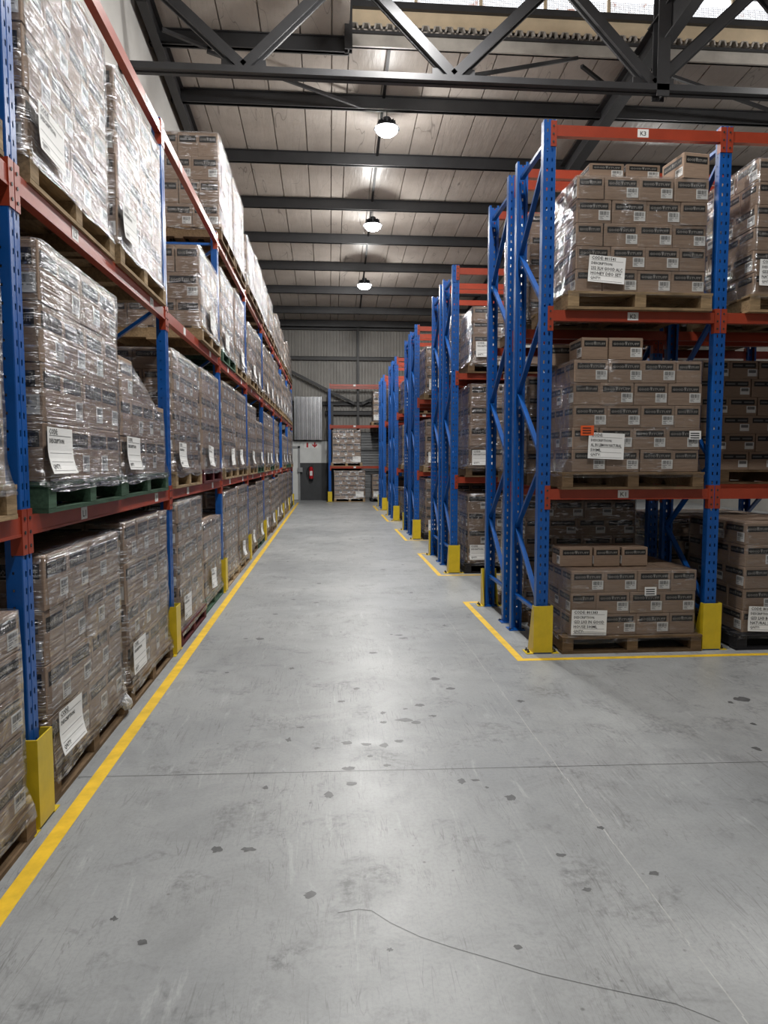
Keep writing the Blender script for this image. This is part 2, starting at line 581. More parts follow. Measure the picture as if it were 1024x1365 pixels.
# walls
mb = MB()
mb.box((WX0 - 0.2, WY0, 0), (WX0, WY1 + 0.2, 9.7), 'plaster')
mb.obj('wall_left', kind='structure')
mb = MB()
mb.box((WX1, WY0, 0), (WX1 + 0.2, WY1 + 0.2, 9.7), 'sheetwall')
mb.obj('wall_right', kind='structure')
mb = MB()
mb.box((WX0, WY0 - 0.2, 0), (WX1, WY0, 9.7), 'plaster')
mb.obj('wall_front', kind='structure')
mb = MB()
mb.box((WX0, WY1, 0), (WX1, WY1 + 0.2, 1.48), 'walldark')
mb.box((WX0, WY1, 1.48), (WX1, WY1 + 0.2, 2.36), 'wallwhite')
mb.box((WX0, WY1 + 0.1, 2.36), (WX1, WY1 + 0.2, 7.2), 'sheetwall')
wall_back = mb.obj('wall_back', kind='structure')


def corrugated(x0, x1, z0, z1, y, pitch, depth, mat):
    m = MB()
    pts = []
    x = x0
    while x < x1 - 1e-6:
        for dx, dy in ((0, 0), (0.55, 0), (0.65, -depth), (0.9, -depth)):
            pts.append((min(x1, x + dx * pitch), y + dy))
        x += pitch
    pts.append((x1, y))
    for (a, b), (c, d) in zip(pts, pts[1:]):
        m.poly([(a, b, z0), (c, d, z0), (c, d, z1), (a, b, z1)], mat)
    m.box((x0, y + 0.001, z0), (x1, y + 0.004, z1), mat)
    return m


n = 0
x = WX0
while x < WX1 - 0.1:
    x2 = min(WX1, x + 0.75)
    corrugated(x + 0.004, x2, 2.36, 6.97, WY1 + 0.09, 0.125, 0.035, 'sheetwall').obj('wall_sheet', wall_back)
    x = x2
for z in (6.73, 5.57, 3.82):
    m = MB()
    m.ibeam((WX0, WY1 - 0.03, z), (WX1, WY1 - 0.03, z), 0.1, 0.14, 0.015, 'steel', (0, 0, 1))
    m.obj('girt', wall_back)
m = MB()
m.ibeam((-0.15, WY1 - 0.04, 3.45), (2.0, WY1 - 0.04, 3.45), 0.1, 0.16, 0.015, 'steel')
m.obj('girt', wall_back)
for xx, z1 in ((1.14, 6.97), (7.2, 6.97), (0.12, 3.8)):
    m = MB()
    m.ibeam((xx, WY1 - 0.12, 0), (xx, WY1 - 0.12, z1), 0.09, 0.14, 0.012, 'steel', (0, 1, 0))
    m.obj('wall_column', wall_back)
for a, b in (((-1.7, 5.15), (1.0, 3.8)), ((1.3, 3.8), (4.0, 5.15))):
    m = MB()
    m.bar((a[0], WY1 - 0.2, a[1]), (b[0], WY1 - 0.2, b[1]), 0.06, 0.1, 'steel')
    m.obj('diagonal_brace', wall_back)
m = MB()
m.box((WX0, WY1 - 0.02, 2.34), (0.1, WY1 + 0.02, 2.37), 'steel')
for xx in (-0.95, -0.45):
    m.box((xx - 0.07, WY1 - 0.06, 2.36), (xx + 0.07, WY1, 2.41), 'rubber')
m.obj('coping_strip', wall_back)

# the ceiling: insulated sheets, purlins, rafters
m = MB()
xs = 0.36
m.hexa([(WX0, 8.0, roof_z(8.0) + 0.05), (xs, 8.0, roof_z(8.0) + 0.05), (xs, WY1 + 0.2, roof_z(WY1 + 0.2) + 0.05), (WX0, WY1 + 0.2, roof_z(WY1 + 0.2) + 0.05),
        (WX0, 8.0, roof_z(8.0) + 0.1), (xs, 8.0, roof_z(8.0) + 0.1), (xs, WY1 + 0.2, roof_z(WY1 + 0.2) + 0.1), (WX0, WY1 + 0.2, roof_z(WY1 + 0.2) + 0.1)], 'roof')
m.hexa([(xs, 11.62, roof_z(11.62) + 0.05), (WX1, 11.62, roof_z(11.62) + 0.05), (WX1, WY1 + 0.2, roof_z(WY1 + 0.2) + 0.05), (xs, WY1 + 0.2, roof_z(WY1 + 0.2) + 0.05),
        (xs, 11.62, roof_z(11.62) + 0.1), (WX1, 11.62, roof_z(11.62) + 0.1), (WX1, WY1 + 0.2, roof_z(WY1 + 0.2) + 0.1), (xs, WY1 + 0.2, roof_z(WY1 + 0.2) + 0.1)], 'roof')
m.box((WX0 - 0.2, WY0 - 0.2, 9.7), (WX1 + 0.2, 11.75, 9.8), 'roof')
ceiling = m.obj('ceiling', kind='structure')
x = WX0
while x < WX1 - 0.05:
    x2 = min(WX1, x + random.choice((0.62, 0.62, 0.74, 0.5)))
    if x < xs < x2:
        x2 = xs
    y0 = 8.0 if x2 <= xs + 1e-6 else 11.62
    m = MB()
    za, zb = roof_z(y0), roof_z(WY1)
    m.hexa([(x + 0.012, y0, za), (x2 - 0.012, y0, za), (x2 - 0.012, WY1, zb), (x + 0.012, WY1, zb),
            (x + 0.004, y0, za + 0.045), (x2 - 0.004, y0, za + 0.045), (x2 - 0.004, WY1, zb + 0.045), (x + 0.004, WY1, zb + 0.045)], 'roof')
    m.obj('roof_sheet', ceiling)
    x = x2
for i, y in enumerate((11.7, 13.2, 15.2, 17.3, 19.35, 21.4, 23.55, 25.75, 27.45)):
    m = MB()
    x0 = WX0
    x1 = xs if i == 0 else WX1
    z = roof_z(y) - 0.005
    m.box((x0, y - 0.03, z - 0.24), (x1, y + 0.03, z), 'steel')
    m.box((x0, y - 0.06, z - 0.24), (x1, y + 0.06, z - 0.225), 'steel')
    m.box((x0, y - 0.06, z - 0.015), (x1, y + 0.06, z), 'steel')
    m.obj('purlin', ceiling)
for xx in (-2.62, 5.12, 12.6):
    m = MB()
    dz = 0.30 if xx > 0 else 0.2
    m.ibeam((xx, 10.6, roof_z(10.6) - dz), (xx, WY1, roof_z(WY1) - dz), 0.22 if xx > 0 else 0.14, 0.36, 0.02, 'steel')
    m.obj('rafter', ceiling)
for a, b in (((-1.9, 11.75), (0.6, 13.1)), ((5.4, 11.7), (9.5, 13.2)), ((4.2, 11.7), (4.95, 12.3)), ((-2.5, 11.3), (-1.9, 11.7))):
    m = MB()
    m.bar((a[0], a[1], roof_z(a[1]) - 0.27), (b[0], b[1], roof_z(b[1]) - 0.25), 0.05, 0.05, 'steel')
    m.obj('wind_brace', ceiling)
m = MB()
m.bar((1.95, 10.08, 6.98), (4.05, 11.5, 8.10), 0.05, 0.05, 'steel')
m.obj('wind_brace', ceiling)
m = MB()
for ya, yb in ((11.8, 26.5),):
    m.bar((1.02, ya, roof_z(ya) - 0.03), (1.16, yb, roof_z(yb) - 0.03), 0.05, 0.04, 'rubber')
m.obj('lamp_conduit', ceiling)

# roof girder truss
TY, TZ = 10.0, 6.83
truss = empty('roof_truss', 'dark steel lattice girder crossing the aisle under the roof', 'roof truss', (0, TY, TZ))


def tpart(name, a, b, wd, ht):
    m = MB()
    o = Vector((0, TY, TZ))
    a, b = Vector(a) - o, Vector(b) - o
    m.bar(a + Vector((0, -0.035, 0)), b + Vector((0, -0.035, 0)), wd, ht, 'steel')
    m.bar(a + Vector((0, 0.035, 0)), b + Vector((0, 0.035, 0)), wd * 0.6, ht * 1.35, 'steel')
    m.obj(name, truss)


tpart('bottom_chord', (WX0, TY, 6.87), (WX1, TY, 6.87), 0.11, 0.085)
tpart('top_chord', (WX0, TY, 8.38), (WX1, TY, 8.38), 0.11, 0.09)
bn = [-1.13, 1.76, 4.64, 7.55, 10.4]
tn = [-2.72, 0.32, 3.24, 6.15, 9.0, 11.9]
for i, bx in enumerate(bn):
    for tx in (tn[i], tn[i + 1]):
        tpart('web_member', (bx, TY, 6.92), (tx, TY, 8.33), 0.06, 0.13)
    m = MB()
    m.box((bx - 0.3, -0.012, 0.0), (bx + 0.3, 0.012, 0.2), 'steel')
    m.obj('gusset_plate', truss)
m = MB()
m.ibeam((4.75, 0, -0.08), (4.75, 0, 2.4), 0.18, 0.18, 0.02, 'steel', (0, 1, 0))
m.obj('king_post', truss)
m = MB()
m.ibeam((4.75, 0.1, 0.8), (5.75, -1.3, 2.3), 0.22, 0.36, 0.02, 'steel')
m.obj('knee_brace', truss)

# clerestory window
win = link('window_1', None, kind='structure')
yw = 11.62
m = MB()
m.box((xs, yw - 0.04, 8.16), (WX1, yw, 8.36), 'steel_light')
m.box((xs, yw - 0.08, 8.16), (WX1, yw, 8.175), 'steel_light')
m.box((xs, yw - 0.08, 8.36), (WX1, yw + 0.02, 8.40), 'steel')
m.obj('sill_channel', win)
m = MB()
x = xs
while x < WX1:
    m.hexa([(x, yw - 0.10, 8.42), (x + 0.03, yw - 0.10, 8.42), (x + 0.03, yw + 0.06, 8.42), (x, yw + 0.06, 8.42), (x + 0.02, yw - 0.10, 8.50), (x + 0.05, yw - 0.10, 8.50), (x + 0.05, yw + 0.06, 8.50), (x + 0.02, yw + 0.06, 8.50)], 'steel_light')
    m.box((x + 0.04, yw - 0.10, 8.495), (x + 0.11, yw + 0.06, 8.505), 'steel_light')
    m.hexa([(x + 0.12, yw - 0.10, 8.42), (x + 0.15, yw - 0.10, 8.42), (x + 0.15, yw + 0.06, 8.42), (x + 0.12, yw + 0.06, 8.42), (x + 0.10, yw - 0.10, 8.50), (x + 0.13, yw - 0.10, 8.50), (x + 0.13, yw + 0.06, 8.50), (x + 0.10, yw + 0.06, 8.50)], 'steel_light')
    x += 0.19
m.box((xs, yw + 0.02, 8.40), (WX1, yw + 0.06, 8.52), 'steel')
m.obj('corrugated_edge', win)
m = MB()
m.box((xs, yw, 8.52), (WX1, yw + 0.04, 8.76), 'cream')
m.obj('fascia', win)
for z0, z1 in ((8.76, 8.86), (9.22, 9.28), (9.5, 9.72)):
    m = MB()
    m.box((xs, yw - 0.08, z0), (WX1, yw + 0.04, z1), 'steel')
    m.obj('rail', win)
x = xs
while x < WX1 - 0.3:
    x2 = min(x + 1.06, WX1)
    for z0, z1 in ((8.86, 9.22), (9.28, 9.5)):
        m = MB()
        m.box((x + 0.03, yw + 0.02, z0), (x2 - 0.03, yw + 0.026, z1), 'pane')
        m.obj('pane', win)
    m = MB()
    m.box((x - 0.02, yw - 0.02, 8.86), (x + 0.03, yw + 0.03, 9.5), 'cream')
    m.obj('mullion', win)
    m = MB()
    z = 8.88
    while z < 9.06:
        m.box((x + 0.03, yw - 0.006, z), (x2 - 0.03, yw - 0.002, z + 0.006), 'mesh')
        z += 0.02
    xx = x + 0.04
    while xx < x2 - 0.03:
        m.box((xx, yw - 0.006, 8.86), (xx + 0.005, yw - 0.002, 9.06), 'mesh')
        xx += 0.03
    m.obj('wire_mesh', win)
    x = x2
m = MB()
m.ibeam((0.34, 11.45, 8.02), (0.34, 11.45, 9.7), 0.12, 0.14, 0.02, 'steel', (0, 1, 0))
m.obj('jamb_post', win)
m = MB()
m.box((WX0, yw, roof_z(yw) + 0.1), (xs, yw + 0.1, 9.7), 'steel')
m.obj('end_panel', win)

# ------------------------------------------------------------------ lamps
lampdefs = [(LAMP_X, y, z, ORD[i]) for i, (y, z) in enumerate(LAMPS)]


def lamp(x, y, z, label):
    t = empty('high_bay_lamp', label, 'lamp', (x, y, z), 0, 'high bay lamps above the aisle')
    m = MB()
    m.cyl((0, 0, 0.0), (0, 0, 0.05), 0.24, 'housing', 20, 0.2)
    for k in range(16):
        a = 2 * PI * k / 16
        m.bar((0.06 * math.cos(a), 0.06 * math.sin(a), 0.09), (0.165 * math.cos(a), 0.165 * math.sin(a), 0.09), 0.012, 0.09, 'housing')
    m.obj('housing', t)
    m = MB()
    m.cyl((0, 0, 0.05), (0, 0, 0.2), 0.07, 'housing', 14)
    m.obj('driver', t)
    m = MB()
    m.cyl((0, 0, -0.05), (0, 0, 0.0), 0.19, 'lens', 20, 0.205)
    m.cyl((0, 0, -0.10), (0, 0, -0.05), 0.13, 'lens', 20, 0.19)
    m.obj('lens', t)
    m = MB()
    top = (roof_z(y) if y > 11.6 else 9.7) - 0.24
    m.cyl((0, 0, 0.2), (0, 0, top - z), 0.008, 'rubber', 6)
    m.obj('hanger', t)
    ld = bpy.data.lights.new('lamp_light', 'AREA')
    ld.shape = 'DISK'
    ld.size = 0.32
    ld.energy = LAMP_W
    ld.color = (1.0, 0.985, 0.955)
    link('lamp_light', ld, t, Matrix.Translation((0, 0, -0.105)))
    ld = bpy.data.lights.new('bulb_light', 'POINT')
    ld.shadow_soft_size = 0.1
    ld.energy = BULB_W
    ld.color = (1.0, 0.985, 0.955)
    link('bulb_light', ld, t, Matrix.Translation((0, 0, -0.22)))


for i, (y, z) in enumerate(LAMPS):
    if i < 3:
        lb = 'glowing high bay lamp hanging over the aisle, %s from the front in view' % ('nearest and highest' if i == 0 else ('middle' if i == 1 else 'farthest'))
        lb = ['glowing round lamp nearest and highest in view above the aisle', 'glowing round lamp, the middle one above the aisle', 'glowing round lamp farthest down the aisle'][i]
    else:
        lb = ['round lamp in front of the lattice girder over the aisle', 'round lamp over the aisle beside the nearest right rack', 'round lamp straight above the viewpoint', 'round lamp behind the viewpoint'][i - 3]
    lamp(LAMP_X, y, z, lb)
for i, (x, y, z) in enumerate(LAMPS_ADDED):
    lamp(x, y, z, ['unseen added round lamp far right beside the nearest right rack', 'unseen added round lamp far right beside the rearward right racks'][i])

# ------------------------------------------------------------------ racks
LV = [1.36, 2.80, 4.23]
BH = 0.085


def strip_holes(m, w0, w1, cols, hw, hh, pitch, height, fn, mat):
    """A sheet from w0 to w1 and 0..height with columns of slots, both skins 3 mm apart."""
    xs_ = [w0]
    for c in cols:
        xs_ += [c - hw / 2, c + hw / 2]
    xs_.append(w1)
    for off in (0.0, 0.003):
        z = 0.0
        while z < height - 1e-6:
            zs = min(height, z + pitch - hh)
            m.poly([fn(w0, off, z), fn(w1, off, z), fn(w1, off, zs), fn(w0, off, zs)], mat)
            if zs < height:
                zt = min(height, zs + hh)
                for i in range(0, len(xs_), 2):
                    m.poly([fn(xs_[i], off, zs), fn(xs_[i + 1], off, zs), fn(xs_[i + 1], off, zt), fn(xs_[i], off, zt)], mat)
            z += pitch


def post_mesh(height):
    m = MB()
    strip_holes(m, -0.047, 0.047, (-0.02, 0.02), 0.012, 0.026, 0.075, height, lambda u, o, z: (u, o, z), 'blue')
    for sx in (-1, 1):
        strip_holes(m, 0.004, 0.066, (0.04,), 0.009, 0.012, 0.075, height, lambda u, o, z: (sx * (0.05 - o), u, z), 'blue')
        m.box((min(sx * 0.05, sx * 0.03), 0.066, 0), (max(sx * 0.05, sx * 0.03), 0.07, height), 'blue')
        m.poly([(sx * 0.047, 0, 0), (sx * 0.05, 0.004, 0), (sx * 0.05, 0.004, height), (sx * 0.047, 0, height)], 'blue')
    # rolled centre groove
    m.box((-0.006, -0.0015, 0), (0.006, 0.0, height), 'blue')
    return m.data('upright_post')


PH = 4.27
POST = post_mesh(PH)
mfoot = MB()
mfoot.box((-0.075, -0.03, 0), (0.075, 0.11, 0.008), 'blue')
for sx in (-0.062, 0.062):
    mfoot.cyl((sx, 0.08, 0.008), (sx, 0.08, 0.02), 0.012, 'steel', 6)
FOOT = mfoot.data('foot_plate')
mcon = MB()
mcon.box((0.004, -0.006, -0.165), (0.048, -0.001, 0.03), 'orange')
mcon.box((0.046, -0.006, -0.165), (0.0515, 0.045, 0.03), 'orange')
for z in (-0.13, -0.07, -0.01):
    mcon.cyl((0.026, -0.009, z), (0.026, -0.005, z), 0.008, 'steel', 8)
CON = mcon.data('connector')
mst = MB()
STICKERS = {}


def beam_sticker(s):
    if s not in STICKERS:
        q = MB()
        q.box((-0.045, -0.0015, -0.034), (0.045, 0, 0.034), 'white')
        if s:
            wd = 0.024 * len(s)
            put_text(q, s, -wd / 2, -0.016, wd, 0.034, -0.002, 'ink')
        STICKERS[s] = q.data('beam_label')
    return STICKERS[s]


BEAMS = {}


def beam_mesh(L):
    k = round(L, 3)
    if k not in BEAMS:
        q = MB()
        q.box((0.05, 0.0, -BH), (L - 0.05, 0.022, 0), 'orange')
        q.box((0.05, 0.022, -BH), (L - 0.05, 0.045, -0.025), 'orange')
        q.box((0.05, -0.003, -BH), (L - 0.05, 0.0, -BH + 0.012), 'orange')
        BEAMS[k] = q.data('beam')
    return BEAMS[k]


def brace_mesh(a, b):
    q = MB()
    q.bar(a, b, 0.026, 0.04, 'blue', (1, 0, 0))
    return q.data('brace')


BRACES = {}


def rack(label, loc, rz, xs_, depth, levels=LV, stickers=None, skip_beams=(), group='pallet racks'):
    """local x along the rack, local y=0 the front plane, +y the depth"""
    r = empty('pallet_rack', label, 'rack', loc, rz, group)
    for i, x in enumerate(xs_):
        for back in (0, 1):
            mt = Matrix.Translation((x, depth if back else 0.0, 0)) @ Matrix.Rotation(PI if back else 0, 4, 'Z')
            p = link('upright_post', POST, r, mt)
            link('foot_plate', FOOT, p)
        key = depth
        if key not in BRACES:
            y0, y1 = 0.055, depth - 0.055
            lst = [brace_mesh((0, y0, 0.33), (0, y1, 0.33))]
            z, s = 0.36, 0
            while z + 0.62 < PH:
                ya, yb = (y1, y0) if s else (y0, y1)
                lst.append(brace_mesh((0, ya, z), (0, yb, z + 0.6)))
                z += 0.62
                s = 1 - s
            lst.append(brace_mesh((0, y0, PH - 0.14), (0, y1, PH - 0.14)))
            BRACES[key] = lst
        for me in BRACES[key]:
            link('brace', me, r, Matrix.Translation((x, 0, 0)))
    for i in range(len(xs_) - 1):
        L = xs_[i + 1] - xs_[i]
        for j, z in enumerate(levels):
            for back in (0, 1):
                if (i, j, back) in skip_beams:
                    continue
                if back:
                    mt = Matrix.Translation((xs_[i + 1], depth, z)) @ Matrix.Rotation(PI, 4, 'Z')
                else:
                    mt = Matrix.Translation((xs_[i], 0, z))
                b = link('beam', beam_mesh(L), r, mt)
                link('connector', CON, b)
                link('connector', CON, b, Matrix.Translation((L, 0, 0)) @ Matrix.Scale(-1, 4, (1, 0, 0)))
                if not back and stickers:
                    for fx, s in stickers(i, j):
                        link('beam_label', beam_sticker(s), b, Matrix.Translation((fx * L, -0.0005, -BH / 2 - 0.001)))
    return r


# yellow column guard: shell with sloped wings, foot tabs and anchor bolts; front towards local -y
q = MB()
q.box((-0.08, 0.0, 0.012), (0.08, 0.006, 0.40), 'guard')
for sx in (-1, 1):
    xa, xb = sorted((sx * 0.074, sx * 0.08))
    q.hexa([(xa, 0.006, 0.005), (xb, 0.006, 0.005), (xb, 0.165, 0.005), (xa, 0.165, 0.005), (xa, 0.006, 0.40), (xb, 0.006, 0.40), (xb, 0.05, 0.40), (xa, 0.05, 0.40)], 'guard')
GSHELL = q.data('guard_shell')
q = MB()
q.box((-0.03, 0.0, 0), (0.03, 0.13, 0.006), 'guard')
GTAB = q.data('foot_tab')
q = MB()
q.cyl((0, 0, 0.006), (0, 0, 0.018), 0.012, 'steel', 6)
q.cyl((0, 0, 0.018), (0, 0, 0.032), 0.006, 'steel', 6)
GBOLT = q.data('anchor_bolt')


def guard(x, y, rz, label):
    g = empty('column_guard', label, 'guard', (x, y, 0), rz, 'yellow column guards')
    link('guard_shell', GSHELL, g)
    for sx in (-1, 1):
        tb = link('foot_tab', GTAB, g, Matrix.Translation((sx * 0.108, 0.0, 0)))
        for yy in (0.035, 0.095):
            link('anchor_bolt', GBOLT, tb, Matrix.Translation((sx * 0.004, yy, 0)))


LP = [3.08 + 2.72 * k for k in range(-1, 9)]      # posts of the left rack
LX = -1.30


def left_stick(i, j):
    if i == 1:
        return [((0.26, 'L%d' % (j + 1))), ((0.83, 'J%d' % (j + 1)))]
    if i == 0:
        return [(0.8, '')]
    return [(0.26, ''), (0.76, '')]


rack('long blue and orange pallet rack lining the left side of the aisle', (LX, 0, 0), PI / 2, LP, 0.95, stickers=left_stick)
for k, y in enumerate(LP):
    if k == 0:
        continue
    guard(LX + 0.045, y, PI / 2, 'yellow column guard at the %s left rack post from the front' % ORD[k - 1])

RX = [1.75, 3.20, 4.65, 6.10]
ROWS = [5.55, 9.64, 13.85, 18.1, 22.0]
FD = 0.85
for i, y in enumerate(ROWS):
    nm = ['nearest', 'second', 'third', 'fourth', 'farthest'][i]
    xs_ = RX if i == 0 else RX[:3]
    st = (lambda a, j: [(0.5 - 0.03 * (2 - j) + 0.02, 'K%d' % (j + 1))] if a == 0 else []) if i == 0 else (lambda a, j: [(0.5, '')] if a == 0 else [])
    rack('blue and orange pallet rack, front half of the %s right-hand double row' % nm, (0, y, 0), 0, xs_, FD, stickers=st)
    rack('blue and orange pallet rack, rear half of the %s right-hand double row' % nm, (0, y + 1.08, 0), 0, xs_, FD)
    for j, x in enumerate(xs_[:3] if i == 0 else xs_[:2]):
        guard(x, y - 0.04, 0, 'yellow column guard at the %s front post of the %s right-hand row' % (ORD[j], nm))
        guard(x, y + 1.08 + FD + 0.04, PI, 'yellow column guard at the %s rear post of the %s right-hand row' % (ORD[j], nm))
    # painted outline on the floor
    m = MB()
    x0 = 1.52
    ya, yb = y - 0.19, y + 2.1
    xe = 6.0 if i == 0 else 3.6
    m.box((x0 - 0.03, ya - 0.03, 0), (xe, ya + 0.03, 0.0012), 'line')
    m.box((x0 - 0.03, ya + 0.03, 0), (x0 + 0.03, yb, 0.0012), 'line')
    m.box((x0 + 0.03, yb - 0.06, 0), (x0 + 0.16, yb, 0.0012), 'line')
    m.obj('floor_line', label='yellow painted floor line round the end of the %s right-hand row' % nm, cat='floor marking', group='yellow floor lines')
m = MB()
m.box((-1.206, -1.0, 0), (-1.136, 26.2, 0.0012), 'line')
m.obj('floor_line', label='long yellow painted line along the foot of the left rack', cat='floor marking', group='yellow floor lines')

BACKLV = [1.36, 2.91, 4.44]
rack('blue and orange pallet rack standing against the back wall', (0, 26.45, 0), 0, [0.02, 2.72], 0.95, BACKLV, stickers=lambda a, j: [(0.35, '')])
guard(0.02, 26.41, 0, 'yellow column guard at the back wall rack post')

# ------------------------------------------------------------------ pallets
PALW, PALD, PALH = 1.2, 1.0, 0.14
q = MB(); q.box((-0.6, -0.05, 0), (0.6, 0.05, 0.018), 'wood'); PB = q
PALM = {}


def pal_meshes(mat):
    if mat not in PALM:
        a = MB(); a.box((-0.6, -0.055, 0), (0.6, 0.055, 0.02), mat)
        b = MB(); b.box((-0.045, -0.5, 0), (0.045, 0.5, 0.098), mat)
        c = MB(); c.box((-0.6, -0.05, 0), (0.6, 0.05, 0.02), mat)
        d = MB()
        for i in range(6):
            yy = -0.445 + i * 0.178
            d.box((-0.6, yy - 0.055, 0.12), (0.6, yy + 0.055, 0.14), mat)
        for xx in (-0.55, 0, 0.55):
            d.box((xx - 0.045, -0.5, 0.021), (xx + 0.045, 0.5, 0.119), mat)
        for yy in (-0.45, 0, 0.45):
            d.box((-0.6, yy - 0.05, 0), (0.6, yy + 0.05, 0.02), mat)
        PALM[mat] = (a.data('deck_board'), b.data('stringer'), c.data('bottom_board'), d.data('pallet'))
    return PALM[mat]


def pallet(x, y, z, rz, mat, label, parts):
    a, b, c, d = pal_meshes(mat)
    g = 'loaded pallets'
    if not parts:
        return link('pallet', d, None, Matrix.Translation((x, y, z)) @ Matrix.Rotation(rz, 4, 'Z'), label, 'pallet', g)
    p = empty('pallet', label, 'pallet', (x, y, z), rz, g)
    for i in range(6):
        link('deck_board', a, p, Matrix.Translation((random.uniform(-0.006, 0.006), -0.445 + i * 0.178 + random.uniform(-0.008, 0.008), 0.12)))
    for xx in (-0.55, 0, 0.55):
        link('stringer', b, p, Matrix.Translation((xx, 0, 0.0215)))
    for yy in (-0.45, 0, 0.45):
        link('bottom_board', c, p, Matrix.Translation((0, yy, 0)))
    return p


# ------------------------------------------------------------------ cartons
KD = {'L': (0.287, 0.222, 0.18), 'N': (0.222, 0.287, 0.18), 'TL': (0.29, 0.235, 0.25), 'TN': (0.235, 0.3, 0.25), 'CL': (0.37, 0.3, 0.3), 'CN': (0.3, 0.37, 0.3)}
CM, CS = {}, {}


def carton_meshes(kind):
    if kind in CM:
        return CM[kind], CS[kind]
    W, D, H = KD[kind]
    g, bv = 0.0015, 0.004
    m = MB()
    x, yv = W / 2 - g, D / 2 - g
    z0, z1 = 0.0, H - 0.002
    # body with chamfered vertical edges
    ring = [(-x + bv, -yv), (x - bv, -yv), (x, -yv + bv), (x, yv - bv), (x - bv, yv), (-x + bv, yv), (-x, yv - bv), (-x, -yv + bv)]
    for i in range(8):
        a, b = ring[i], ring[(i + 1) % 8]
        m.poly([(a[0], a[1], z0 + bv), (b[0], b[1], z0 + bv), (b[0], b[1], z1 - bv), (a[0], a[1], z1 - bv)], 'card')
        s = 1 - bv / 0.15
        m.poly([(a[0], a[1], z1 - bv), (b[0], b[1], z1 - bv), (b[0] * s, b[1] * s, z1), (a[0] * s, a[1] * s, z1)], 'card')
        m.poly([(b[0], b[1], z0 + bv), (a[0], a[1], z0 + bv), (a[0] * s, a[1] * s, z0), (b[0] * s, b[1] * s, z0)], 'card')
    s = 1 - bv / 0.15
    m.poly([(a * s, b * s, z1) for a, b in ring], 'card')
    m.poly([(a * s, b * s, z0) for a, b in reversed(ring)], 'card')
    m.box((-x + 0.01, -0.002, z1 - 0.001), (x - 0.01, 0.002, z1 + 0.0004), 'bandtext')
    for rot, wd, dp in ((0, W, D), (1, D, W), (2, W, D), (3, D, W)):
        ca, sa = [(1, 0), (0, 1), (-1, 0), (0, -1)][rot]

        def fn(p, ca=ca, sa=sa, dp=dp):
            px, py, pz = p
            py -= dp / 2 - g
            return (px * ca - py * sa, px * sa + py * ca, pz)
        bw = wd * 0.41
        bz0, bz1 = H * 0.585, H * 0.86
        m.add([(-bw, -0.0006, bz0), (bw, -0.0006, bz0), (bw, -0.0006, bz1), (-bw, -0.0006, bz1)], [(0, 1, 2, 3)], 'band', fn)
        th = (bz1 - bz0) * 0.40
        tz = bz0 + (bz1 - bz0) * 0.26
        put_text(m, 'GOOD', -bw * 0.92, tz, bw * 0.80, th, -0.0012, 'bandtext', fn, 1)
        put_text(m, 'STUFF', bw * 0.10, tz, bw * 0.82, th, -0.0012, 'bandtext', fn, 1)
        # the little sprig between the two words
        cz = tz + th * 1.05
        n = 8
        m.add([(-bw * 0.01 + 0.012 * math.cos(2 * PI * k / n), -0.0011, cz + 0.010 * math.sin(2 * PI * k / n)) for k in range(n)], [tuple(range(n))], 'greyink', fn)
        m.add([(-bw * 0.01 - 0.003, -0.0012, tz), (-bw * 0.01 + 0.003, -0.0012, tz), (-bw * 0.01 + 0.008, -0.0012, cz), (-bw * 0.01 - 0.008, -0.0012, cz)], [(0, 1, 2, 3)], 'bandtext', fn)
    CM[kind] = m.data('carton')
    # barcode sticker, on the long faces
    q = MB()
    for rot in ((0,) if W > D else (3,)):
        ca, sa = [(1, 0), (0, 1), (-1, 0), (0, -1)][rot]
        wd, dp = max(W, D), min(W, D)

        def fn(p, ca=ca, sa=sa, dp=dp):
            px, py, pz = p
            py -= dp / 2 - g
            return (px * ca - py * sa, px * sa + py * ca, pz)
        sx, sz, sw, sh = wd * 0.13, H * 0.13, wd * 0.33, H * 0.42
        sw, sh = min(sw, 0.105), min(sh, 0.082)
        q.add([(sx, -0.0022, sz), (sx + sw, -0.0022, sz), (sx + sw, -0.0022, sz + sh), (sx, -0.0022, sz + sh), (sx, -0.0, sz), (sx + sw, -0.0, sz), (sx + sw, -0.0, sz + sh), (sx, -0.0, sz + sh)],
              [(0, 1, 2, 3), (4, 5, 1, 0), (5, 6, 2, 1), (6, 7, 3, 2), (7, 4, 0, 3)], 'white', fn)
        bx = sx + sw * 0.1
        rr = random.Random(5)
        while bx < sx + sw * 0.88:
            bw = rr.choice((0.0012, 0.002, 0.0035))
            q.add([(bx, -0.0026, sz + sh * 0.5), (bx + bw, -0.0026, sz + sh * 0.5), (bx + bw, -0.0026, sz + sh * 0.9), (bx, -0.0026, sz + sh * 0.9)], [(0, 1, 2, 3)], 'ink', fn)
            bx += bw + rr.choice((0.0015, 0.0025))
        for zz, l0, l1 in ((0.36, 0.08, 0.5), (0.25, 0.08, 0.35), (0.12, 0.08, 0.42), (0.36, 0.62, 0.85)):
            q.add([(sx + sw * l0, -0.0026, sz + sh * zz), (sx + sw * l1, -0.0026, sz + sh * zz), (sx + sw * l1, -0.0026, sz + sh * (zz + 0.05)), (sx + sw * l0, -0.0026, sz + sh * (zz + 0.05))], [(0, 1, 2, 3)], 'greyink', fn)
    CS[kind] = q.data('barcode_label')
    return CM[kind], CS[kind]


CARTONS = []      # (score, matrix, kind, dims, label, group)


